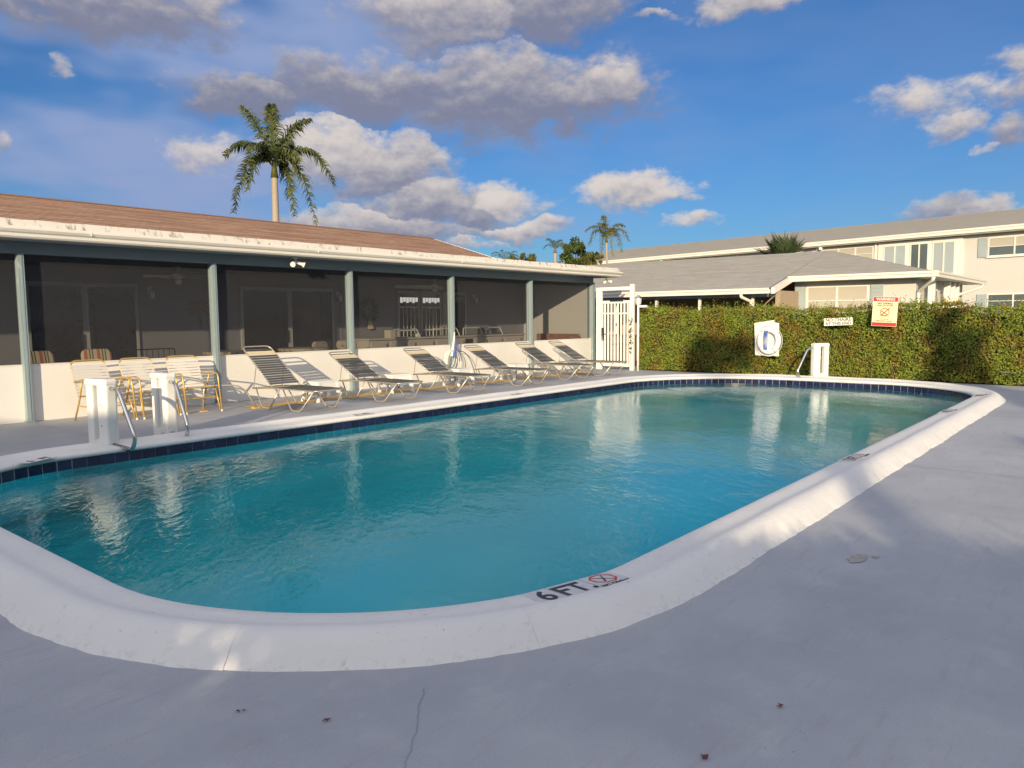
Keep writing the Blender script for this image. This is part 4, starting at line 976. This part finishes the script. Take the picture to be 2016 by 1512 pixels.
# chain-link fence showing below the hedge at the right
t = thing('chain_link_fence', 'low rusty chain-link fence showing at the foot of the hedge, far right', 'fence', (19.36, 0, 0))
mb = MB()
for k in range(44):
    y = -1.0 + k * .07
    for s in (1, -1): mb.tube([(s * .002, y, .02), (s * .002, y + s * .26, .28)], .0022, 4)
M['wire'] = pm('galvanised_wire', (.34, .32, .29), .5, .2, 20, metal=.5)
stuff(mb.build('wire_mesh', 'wire', t))
for y in (-1.2, .9): MB().tube([(0, y, 0), (0, y, .31)], .02, 8).build('fence_post', 'wire', t)
MB().tube([(0, -1.2, .285), (0, 2.4, .285)], .010, 6).build('tension_rail', 'wire', t)
# ------------------------------------------------------------------ signs on the hedge
SR = (R(90), 0, R(-90))       # text facing -X: reading direction -Y
def sgn(name, label, loc, tilt=0.):
    t = thing(name, label, 'sign', loc); t.rotation_euler = (tilt, 0, 0); return t
t = sgn('warning_sign', 'faded yellow warning sign with red bars on the hedge top', (19.20, 4.73, 1.27), R(2.5))
MB().box(0, .008, -.27, .27, 0, .68).build('board', 'signy', t)
MB().box(-.003, -.0005, -.262, .262, .575, .672).build('top_bar', 'red', t); MB().box(-.003, -.0005, -.262, .262, .008, .085).build('bottom_bar', 'red', t)
text_mesh('WARNING', .088, 'sign', t, 'lettering', (-.004, 0, .623), SR, .002, .0008, .95)
text_mesh('NO DIVING!', .062, 'ink', t, 'lettering', (-.002, 0, .525), SR, .0015, .0008)
text_mesh('SHALLOW WATER', .04, 'ink', t, 'lettering', (-.002, 0, .475), SR, .001, .0008)
text_mesh('YOU CAN BE', .032, 'ink', t, 'lettering', (-.002, 0, .165), SR, .0008, .0008); text_mesh('PERMANENTLY INJURED', .032, 'ink', t, 'lettering', (-.002, 0, .12), SR, .0008, .0008)
o = MB(); o.tube([(-.004, .095 * math.cos(a), .33 + .085 * math.sin(a)) for a in [2 * math.pi * k / 24 for k in range(24)]], .007, 6, True); o.tube([(-.005, .075, .25), (-.005, -.10, .425)], .010, 6); o.build('prohibition_symbol', 'red', t)
o = MB(); o.tube([(-.006, .05, .34), (-.006, .0, .31), (-.006, -.06, .27)], .009, 5); o.tube([(-.004, .12, .235), (-.004, .08, .25), (-.004, .04, .235), (-.004, 0, .235), (-.004, -.11, .24)], .005, 5); o.lathe([(.016, -.01), (.018, 0), (.01, .012)], (-.006, .055, .35), 8); o.build('diver_pictogram', 'wicker', t)
t = sgn('notice_sign', 'small white NO CHAIRS AT THIS END sign in the hedge', (19.21, 5.75, 1.29), R(-2))
MB().box(0, .008, -.33, .33, 0, .18).build('board', 'sign', t)
text_mesh('NO CHAIRS', .106, 'ink', t, 'lettering', (-.002, .0, .132), SR, .002, .0008, 1.05); text_mesh('AT THIS END', .096, 'ink', t, 'lettering', (-.002, 0, .045), SR, .002, .0008, 1.05)
t = sgn('life_ring_board', 'white board with a life ring on it, set in the hedge', (19.19, 7.47, .50), R(-1.5))
o = MB(); pts = [(-.30, .0), (.32, .03), (.33, .86), (-.18, .92), (-.20, .86), (-.31, .84)]; o.hull([(0, y, z) for y, z in pts], [(.012, y, z) for y, z in pts]); o.build('board', 'sign', t)
text_mesh('LIFE SAVING', .075, 'plate', t, 'lettering', (-.002, .03, .80), SR, .001, .0008, .95); text_mesh('USE ONLY', .07, 'plate', t, 'lettering', (-.002, .05, .68), SR, .001, .0008, .95)
t = thing('life_ring', 'white life ring with blue rope hanging on the board', 'life ring', (19.11, 7.40, .90))
o = MB(); o.tube([(0, .24 * math.cos(a), .28 * math.sin(a)) for a in [2 * math.pi * k / 36 for k in range(36)]], .072, 12, True); smooth_all(o.build('ring', 'vinyl', t))
for a in (45, 135, 225, 315):
    a = R(a + 8); c = Vector((0, .24 * math.cos(a), .28 * math.sin(a))); tg = Vector((0, -.24 * math.sin(a), .28 * math.cos(a))).normalized()
    o = MB(); o.tube([c - tg * .022, c + tg * .022], .076, 12); smooth_all(o.build('ring_band', 'plate', t))
o = MB(); o.tube([(-.02, .35 * math.cos(a), .39 * math.sin(a)) for a in [2 * math.pi * k / 40 for k in range(40)]], .007, 5, True); o.build('grab_line', 'plate', t)
for k in range(3):
    o = MB(); y0 = .10 - k * .035; o.tube(fillet([(-.08, y0, -.24), (-.09, y0 + .01, .0), (-.08, y0 - .005, .26), (-.085, y0 - .02, .26), (-.09, y0 - .02, -.22)], .02), .007, 6); o.build('rope_loop', 'blue', t)

# ------------------------------------------------------------------ one-storey house beyond the hedge
h1 = thing('bungalow', 'one-storey white house with grey shingle hip roof beyond the hedge', 'house', (24.4, 8.0, 0))
def H1(mb): mb.v = [(x - 24.4, y - 8.0, z) for x, y, z in mb.v]; return mb
H1(MB().box(24.95, 32.2, 5.3, 8.85, 0, 2.72)).build('wall', 'cream', h1)
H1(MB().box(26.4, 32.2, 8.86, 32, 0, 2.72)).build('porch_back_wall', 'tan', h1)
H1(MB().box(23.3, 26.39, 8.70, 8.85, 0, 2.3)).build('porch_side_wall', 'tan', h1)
EVB = (32.8, 4.75, 2.75)
mb = MB(); RX, RZ1 = 28.6, 3.84
roof_plane(mb, (24.4, 8.9, 2.75), (24.4, 4.75, 2.75), (RX, 8.95, RZ1), (RX, 8.951, RZ1), .14)
roof_plane(mb, (22.9, 33, 2.36), (22.9, 8.9, 2.36), (RX, 8.95, RZ1), (RX, 33, RZ1), .14)
roof_plane(mb, (24.4, 4.75, 2.75), (32.8, 4.75, 2.75), (RX + .001, 8.95, RZ1), (RX, 8.95, RZ1), .14)
roof_plane(mb, (32.8, 4.75, 2.75), (32.8, 33, 2.75), (RX, 33, RZ1), (RX, 8.95, RZ1), .14)
rf = H1(mb).build('roof', 'shg', h1)
def gut(a, b, n, parent, off=(24.4, 8.0), z0=-.15, dep=.12):
    """gutter with stepped face between two eave points; n points outward"""
    a, b, n = Vector(a), Vector(b), Vector(n); pr = [(0, z0), (dep * .75, z0), (dep * .8, z0 * .45), (dep, z0 * .3), (dep, .015), (dep * .85, .015), (dep * .8, -.02), (0, -.02)]
    lo = [a + n * p + Vector((0, 0, z)) for p, z in pr]; hi = [b + n * p + Vector((0, 0, z)) for p, z in pr]
    mb = MB().hull(lo, hi); mb.v = [(x - off[0], y - off[1], z) for x, y, z in mb.v]; return mb.build('gutter', 'gutter', parent)
gut((22.9, 33, 2.36), (22.9, 8.86, 2.36), (-1, 0, 0), h1); gut((24.4, 8.84, 2.75), (24.4, 4.6, 2.75), (-1, 0, 0), h1); gut((24.28, 4.75, 2.75), (32.9, 4.75, 2.75), (0, -1, 0), h1)
mb = MB().hull([(22.9, 8.72, 2.20), (22.9, 8.84, 2.20), (22.9, 8.84, 2.38), (22.9, 8.72, 2.38)], [(24.38, 8.72, 2.59), (24.38, 8.84, 2.59), (24.38, 8.84, 2.77), (24.38, 8.72, 2.77)]); H1(mb).build('rake_board', 'gutter', h1)
H1(MB().box(24.42, 24.95, 4.77, 8.84, 2.60, 2.64)).build('soffit', 'gutter', h1); H1(MB().box(24.95, 32.6, 4.77, 5.3, 2.60, 2.64)).build('soffit', 'gutter', h1)
for y in (11.4, 13.0, 14.6, 9.6): H1(MB().box(23.35, 23.43, y - .04, y + .04, 0, 2.3)).build('porch_post', 'white', h1)
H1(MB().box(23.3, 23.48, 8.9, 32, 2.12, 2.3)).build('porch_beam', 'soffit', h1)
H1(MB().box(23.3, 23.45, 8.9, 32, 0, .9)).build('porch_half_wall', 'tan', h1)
def window(parent, off, x, y0, y1, z0, z1, ncol, nrow, pane='blind', axis='x', fr=.05):
    """window in a wall facing -x (axis x) or -y (axis y)"""
    def bx(a0, a1, c0, c1, d0, d1):
        b = MB()
        b.box(x - d1 - off[0], x - d0 - off[0], a0 - off[1], a1 - off[1], c0, c1) if axis == 'x' else b.box(a0 - off[0], a1 - off[0], x - d1 - off[1], x - d0 - off[1], c0, c1)
        return b
    wdw = bx(y0 - fr, y1 + fr, z0 - fr, z1 + fr, .002, .03).build('window', 'frame2', parent)
    for i in range(ncol):
        for j in range(nrow):
            a0 = y0 + (y1 - y0) * i / ncol; a1 = y0 + (y1 - y0) * (i + 1) / ncol; c0 = z0 + (z1 - z0) * j / nrow; c1 = z0 + (z1 - z0) * (j + 1) / nrow
            pn = pane if isinstance(pane, str) else pane[j % len(pane)]
            bx(a0 + .02, a1 - .02, c0 + .018, c1 - .018, .031, .036).build('pane', pn, wdw)
    for i in range(1, ncol):
        a = y0 + (y1 - y0) * i / ncol; bx(a - .03, a + .03, z0, z1, .037, .065).build('mullion', 'frame2', wdw)
    for j in range(1, nrow):
        c = z0 + (z1 - z0) * j / nrow; bx(y0, y1, c - .012, c + .012, .0305, .055).build('glazing_bar', 'frame2', wdw)
    bx(y0 - fr - .03, y1 + fr + .03, z0 - fr - .05, z0 - fr, .002, .09).build('sill', 'frame2', wdw)
    return wdw
O1 = (24.4, 8.0)
window(h1, O1, 24.95, 6.62, 8.42, 1.1, 2.43, 2, 3, 'blind')
for y0, y1 in ((8.46, 8.84), (6.14, 6.56)):
    s = H1(MB().box(24.90, 24.945, y0 + .05, y1 - .02, 1.0, 2.46)).build('shutter', 'shutter', h1)
    for k in range(12): H1(MB().box(24.888, 24.899, y0 + .09, y1 - .06, 1.06 + k * .115, 1.06 + k * .115 + .07)).build('slat', 'shutter', s)
window(h1, O1, 5.3, 26.6, 27.7, 1.2, 2.3, 2, 2, 'pane', 'y'); window(h1, O1, 5.3, 30.2, 31.4, 1.2, 2.3, 2, 2, 'pane', 'y')
for x in (25.9, 28.2, 29.0, 29.7): 
    H1(MB().box(x - .09, x + .09, 4.98, 5.16, 0, 2.6)).build('porch_column', 'white', h1, bevel=.01, seg=1)
d_ = H1(MB().box(28.35, 28.9, 5.26, 5.298, .05, 2.2)).build('door', 'frame2', h1); H1(MB().box(28.42, 28.83, 5.25, 5.259, 1.1, 2.1)).build('pane', 'pane', d_)
def spout(pts, parent, off=(24.4, 8.0)):
    o = MB().tube([(x - off[0], y - off[1], z) for x, y, z in fillet(pts, .08, 4)], .05, 8); return o.build('downspout', 'white', parent, True)
spout([(22.83, 9.75, 2.2), (22.83, 9.75, 2.12), (23.25, 9.6, 1.98), (23.28, 9.6, 0)], h1); spout([(24.33, 4.72, 2.6), (24.36, 4.75, 2.5), (24.9, 5.22, 2.2), (24.9, 5.22, 0)], h1); spout([(32.4, 4.68, 2.6), (32.3, 4.72, 2.5), (30.8, 5.2, 2.2), (30.8, 5.2, 0)], h1)

# ------------------------------------------------------------------ two-storey block behind
h2 = thing('apartment_block', 'two-storey cream building with grey shingle roof behind the bungalow', 'building', (40.06, 4.36, 0), math.atan2(-.20835, .97805))
# local frame: +x away from camera side wall, +y along the eave to the left in view
MB().box(.5, 9, -12, 32, 0, 5.3).build('wall', 'cream', h2)
mb = MB(); roof_plane(mb, (0, 34, 5.4), (0, -13, 5.4), (4.6, -8, 6.62), (4.6, 30, 6.62)); roof_plane(mb, (9.5, -13, 5.4), (9.5, 34, 5.4), (4.6, 30, 6.62), (4.6, -8, 6.62)); roof_plane(mb, (0, -13, 5.4), (9.5, -13, 5.4), (4.601, -8, 6.62), (4.6, -8, 6.62)); roof_plane(mb, (9.5, 34, 5.4), (0, 34, 5.4), (4.6, 30, 6.62), (4.601, 30, 6.62))
rf2 = mb.build('roof', 'shg', h2)
mb = MB(); roof_plane(mb, (1.6, 9.2, 5.86), (1.6, .5, 5.86), (5.2, 4.5, 6.86), (5.2, 5.2, 6.86)); roof_plane(mb, (8.4, .5, 5.86), (8.4, 9.2, 5.86), (5.2, 5.2, 6.86), (5.2, 4.5, 6.86)); roof_plane(mb, (1.6, .5, 5.86), (8.4, .5, 5.86), (5.201, 4.5, 6.86), (5.2, 4.5, 6.86)); roof_plane(mb, (8.4, 9.2, 5.86), (1.6, 9.2, 5.86), (5.2, 5.2, 6.86), (5.201, 5.2, 6.86))
gut((0, 34, 5.4), (0, -13, 5.4), (-1, 0, 0), h2, (0, 0), -.2, .13)
MB().box(0, .5, -13, 33, 5.16, 5.2).build('soffit', 'gutter', h2)
MB().box(.42, .498, 2.6, 6.55, 3.3, 5.12).build('window_surround', 'frame2', h2)
for a, b in ((2.9, 3.9), (4.1, 4.95), (5.15, 6.25)):
    window(h2, (0, 0), .42, a + .03, b - .03, 3.45, 4.93, 2, 1, 'shutter' if a != 4.1 else 'pane')
window(h2, (0, 0), .5, -1.6, 1.5, 4.15, 4.95, 3, 2, ['pane', 'blind']); window(h2, (0, 0), .5, -1.6, 1.45, 1.5, 2.4, 3, 3, 'pane')
window(h2, (0, 0), .5, 6.85, 9.6, 4.3, 5.0, 3, 2, 'blind'); window(h2, (0, 0), .5, 10.4, 14.5, 4.3, 5.0, 4, 2, 'blind'); window(h2, (0, 0), .5, 17, 20, 4.3, 5.0, 3, 2, 'blind')
for y0, y1, z0, z1 in ((1.6, 1.95, 4.1, 4.97), (1.55, 1.92, 1.45, 2.42)):
    MB().box(.45, .498, y0, y1, z0, z1).build('shutter', 'shutter', h2)
for y in (6.68, 9.85, 15): MB().box(.40, .498, y - .05, y + .05, 0, 5.15).build('pilaster', 'white', h2)
for y in (20.5, 9.5): MB().box(.05, .2, y - .06, y + .06, 5.0, 5.16).build('rafter_bracket', 'white', h2)

# ------------------------------------------------------------------ palms and trees
def frond(pts, L, wl, mat, parent, r, droop=.55, nl=46):
    """curved rachis with leaflets hanging on both sides; pts = 3 bezier points"""
    P0, P1, P2 = map(Vector, pts); B = lambda t: P0 * (1 - t) ** 2 + P1 * 2 * t * (1 - t) + P2 * t * t
    mb = MB(); mb.tube([B(i / 10) for i in range(11)], .022 * L / 2.5, 5, r1=.005); mb.a = [.2] * len(mb.f)
    for i in range(nl):
        t = .12 + .88 * i / (nl - 1); p = B(t); tg = (B(min(1, t + .02)) - B(t - .02)).normalized()
        side = tg.cross(Vector((0, 0, 1))); side = side.normalized() if side.length > .05 else Vector((1, 0, 0))
        ll = wl * (math.sin(math.pi * (.12 + .8 * t)) ** .7) * r.uniform(.8, 1.15)
        for s in (-1, 1):
            side_ = side; tw = r.uniform(-.5, .5) * (1 if abs(tg.z) < .6 else 2.2); side = side * math.cos(tw) + tg.cross(side) * math.sin(tw)
            d = (side * s * r.uniform(.7, 1.0) + tg * r.uniform(.45, .75) + Vector((0, 0, r.uniform(.05, .35)))).normalized()
            q1 = p + d * ll * .45; q2 = q1 + (d * .6 + Vector((0, 0, -droop * r.uniform(1.0, 1.9)))).normalized() * ll * .6
            wv = tg * .026 * L / 2.5
            side = side_
            mb.add([p - wv, p + wv, q1 + wv * 1.1, q1 - wv * 1.1], [(0, 1, 2, 3)], a=r.random()); mb.add([q1 - wv * 1.1, q1 + wv * 1.1, q2], [(0, 1, 2)], a=r.random())
    return mb.build('frond', mat, parent)
def palm(label, base, top, r0, r1, fr, L, wl, mat, seed, shaft=True, droop=.55, nl=46):
    r = random.Random(seed); b, tp = Vector(base), Vector(top); t = thing('palm_tree', label, 'palm', base)
    tl = tp - b; pts = [tl * (i / 14) + Vector((.10 * math.sin(i / 14 * 3.1), .06 * math.sin(i / 14 * 2.2), 0)) * (tl.length / 8) for i in range(15)]
    mb = MB(); mb.tube(pts, r0, 12, r1=r1); mb.build('trunk', 'palmbark', t, True)
    for i in range(1, 30):
        pass
    mb = MB(); mb.tube([pts[-1] - Vector((0, 0, .25 * L / 2.6)), pts[-1] + Vector((0, 0, .12 * L / 2.6)), pts[-1] + Vector((0, 0, .55 * L / 2.6))], r1 * 1.35, 10, r1=r1 * .5); mb.build('crown_shaft', 'palmy' if shaft else 'bark', t, True)
    c = pts[-1] + Vector((0, 0, .15 * L / 2.6))
    for (dx, dz, dd) in fr:      # tip offset: to the camera's right, up, away
        tip = c + (right0 * dx + FWD2 * dd + Vector((0, 0, dz))); hor = right0 * dx + FWD2 * dd
        rise = (max(dz, 0) * .75 + .55 * hor.length + .2 + (.35 if dz < 0 else 0))
        ctl = c + hor * (.30 if dz > 1 else .42 if dz > 0 else .62) + Vector((0, 0, min(rise, L * .75)))
        frond([c, ctl, tip], L, wl, mat, t, r, droop, nl)
    return t
palm('tall royal palm with drooping fronds rising behind the brown roof', (19.45, 30.0, -.05), (19.75, 30.0, 8.05), .20, .13,
     [(-1.45, 2.75, .3), (.12, 2.6, -.5), (1.6, 2.15, .2), (-2.1, .55, -.2), (-2.05, -1.8, .5), (-.95, -1.1, -.9), (2.6, -.75, .2), (1.7, -2.6, .4), (.55, -1.9, 1.0), (1.4, .1, -1.0), (-.6, .3, -1.7), (.4, 1.2, 1.7)], 2.6, .60, 'palm', 21, True, .42, 92)
palm('small palm with yellowing fronds beside the dark green tree', (30.0, 19.2, -.02), (30.0, 19.26, 5.05), .06, .045,
     [(-.15, 1.0, 0), (.85, .55, .1), (-.95, .35, .1), (1.0, -.15, -.3), (-.85, -.35, -.3), (.25, -.8, -.3), (-.2, -.85, .2), (.5, .2, .8), (-.4, .5, -.7), (.75, -.55, .4)], 1.15, .34, 'palmy', 5, True, .35, 44)
palm('distant palm with ragged grey-green fronds behind the gate roof', (45, 33.3, 0), (45, 33.3, 6.3), .14, .10, [(-.6, .8, 0), (.5, .7, .2), (-.9, .1, 0), (.9, .2, 0), (.2, .6, .8), (-.3, .5, -.7), (.8, -.2, .5)], 1.2, .4, 'palm', 8, False, .4, 26)
palm('far palm with thin fronds just above the porch roof edge', (37.2, 31.4, 0), (37.2, 31.4, 4.9), .12, .09, [(-.9, .6, 0), (.7, .7, .2), (-.3, .8, 0), (.95, .25, 0), (.2, .7, .8), (-1.1, .2, -.5)], 1.2, .3, 'palm', 9, False, .3, 22)
def fan_palm(label, base, seed, n=40, sz=.95):
    r = random.Random(seed); t = thing('fan_palm', label, 'palm', base); H_ = 3.9
    MB().tube([(0, 0, 0), (.05, 0, H_ * .5), (0, 0, H_)], .16, 10, r1=.13).build('trunk', 'palmbark', t, True)
    for k in range(n):
        a = r.uniform(0, 6.283); e = r.uniform(-.15, 1.35); d = Vector((math.cos(a) * math.cos(e), math.sin(a) * math.cos(e), math.sin(e))); c0 = Vector((0, 0, H_)); c = c0 + d * r.uniform(.45, .75) * sz
        mb = MB(); mb.tube([c0, c], .012, 4); mb.a = [.3] * len(mb.f)
        sd = d.cross(Vector((0, 0, 1))).normalized(); up = sd.cross(d)
        for j in range(15):
            b = -1.25 + 2.5 * j / 14; v = (d * math.cos(b) + sd * math.sin(b)); ln = sz * r.uniform(.55, .75) * (1 - .25 * abs(b)); wv = (sd * math.cos(b) - d * math.sin(b)) * .028
            q = c + v * ln * .6; tip = c + v * ln + Vector((0, 0, -.10 * r.random())) + up * r.uniform(-.05, .05)
            mb.add([c, q - wv, tip, q + wv], [(0, 1, 2, 3)], a=r.random())
        mb.build('fan_leaf', 'fan', t)
    return t
fan_palm('spiky fan palm poking above the grey shingle ridge', (36, 13.28, 0), 3, 60, 1.25)
def tree(label, base, hgt, rad, mat, seed, nclump=60, per=60, leaf=.11, low=.35, trunk_r=.09, name='leafy_tree', squash=1.0):
    r = random.Random(seed); t = thing(name, label, 'tree', base); mb = MB()
    mb.tube([(0, 0, -.02), (.05, .03, hgt * .25), (0, 0, hgt * .55)], trunk_r, 8, r1=trunk_r * .5)
    lf = MB(); cz = hgt * (1 + low) / 2; rz = hgt * (1 - low) / 2
    for k in range(nclump):
        while True:
            q = Vector((r.uniform(-1, 1), r.uniform(-1, 1), r.uniform(-1, 1)))
            if .15 < q.length < 1: break
        c = Vector((q.x * rad, q.y * rad * squash, cz + q.z * rz))
        mb.tube([(0, 0, hgt * (.2 + .3 * r.random())), Vector((c.x * .5, c.y * .5, (c.z + hgt * .4) / 2)), c], trunk_r * .22, 4, r1=.006)
        cr = r.uniform(.14, .26) * rad
        for j in range(per):
            d = Vector((r.gauss(0, 1), r.gauss(0, 1), r.gauss(0, .8))).normalized() * cr * r.random() ** .4
            leaf_quads(lf, c + d, d.normalized() if d.length > 0 else Vector((0, 0, 1)), leaf * r.uniform(.7, 1.3), r, .5, .8)
    mb.build('trunk', 'bark', t); o = lf.build('crown', mat, t); stuff(o); return t
tree('dark green leafy tree between the porch roof and the small palm', (31, 21.45, 0), 5.35, 1.0, 'leafg', 4, 70, 70, .16, .55)
tree('yellow-green shrub top showing above the far end of the porch roof', (36, 29.1, 0), 5.45, 1.1, 'leafy', 6, 60, 50, .17, .6)
tree('low leafy bush left of the small palm trunk', (30.2, 20.1, 0), 4.55, .55, 'leafy', 12, 30, 50, .14, .6)

# ------------------------------------------------------------------ what stands behind the viewer and shades the near deck
def at_sc(s, c): return (s * LX + c * LY, s * LY - c * LX)
hx, hy = at_sc(-11, -9.2)
h3 = thing('neighbour_house', 'plain one-storey white house behind the near deck, out of view', 'house', (hx, hy, 0), math.atan2(LY, LX))
# local +x along the light, local +y to its left (c decreasing)
MB().box(-3, 3, -6.4, 9, 0, 3.0).build('wall', 'wall', h3)
mb = MB(); roof_plane(mb, (3.6, -7, 2.95), (3.6, 9.6, 2.95), (0, 9.6, 4.65), (0, -5.2, 4.65)); roof_plane(mb, (-3.6, 9.6, 2.95), (-3.6, -7, 2.95), (0, -5.2, 4.65), (0, 9.6, 4.65)); roof_plane(mb, (-3.6, -7, 2.95), (3.6, -7, 2.95), (.001, -5.2, 4.65), (0, -5.2, 4.65))
mb.build('roof', 'shg', h3)
rk = random.Random(31)
bh = thing('shade_hedge', 'added clipped hedge shading the near deck from behind, out of view', 'hedge', (*at_sc(-4.0, 4.0), 0), math.atan2(LY, LX))  # unseen hedge added to close gaps in the near deck's shade
MB().box(-.4, .4, -9.5, 3.9, 0, 1.95).build('twig_core', 'hcore', bh); lf = MB()
for i in range(9000):
    y = rk.uniform(-9.6, 4.0); u = rk.random()
    c = Vector((.42 + rk.gauss(0, .04), y, rk.uniform(0, 2.0))) if u < .4 else Vector((rk.uniform(-.45, .45), y, 1.96 + abs(rk.gauss(0, .05))))
    leaf_quads(lf, c, Vector((.4, 0, .6)), rk.uniform(.06, .11), rk)
stuff(lf.build('leaves', 'hedge', bh))
for (s, c, hg, rd, nc, pr, lw, lb) in ((-8, -1.1, 3.3, 1.9, 120, 60, .0, 'dense round shrub tree behind the rounded near end'), (-8, 1.7, 2.9, 1.2, 90, 60, .0, 'dense low tree behind the near deck'), (-8, 4.8, 3.95, 1.15, 200, 70, .0, 'dense leafy tree behind the near deck, left of the taller one'), (-8, 7.0, 5.2, 1.35, 230, 70, .0, 'taller leafy tree behind the right-hand deck'), (-8, 10, 6.1, 2.4, 330, 70, .0, 'broad leafy tree at the far right behind the deck'), (-16, 1.9, 9.2, .85, 45, 70, .87, 'slender high-crowned tree behind the near deck'), (-8, 6.86, 7.6, .55, 70, 60, .55, 'narrow tall tree behind the right-hand deck')):
    x, y = at_sc(s, c); tree(lb + ', out of view', (x, y, 0), hg, rd, 'leafg', int(abs(s * 10 + c * 7)), nc, pr, .26, lw)
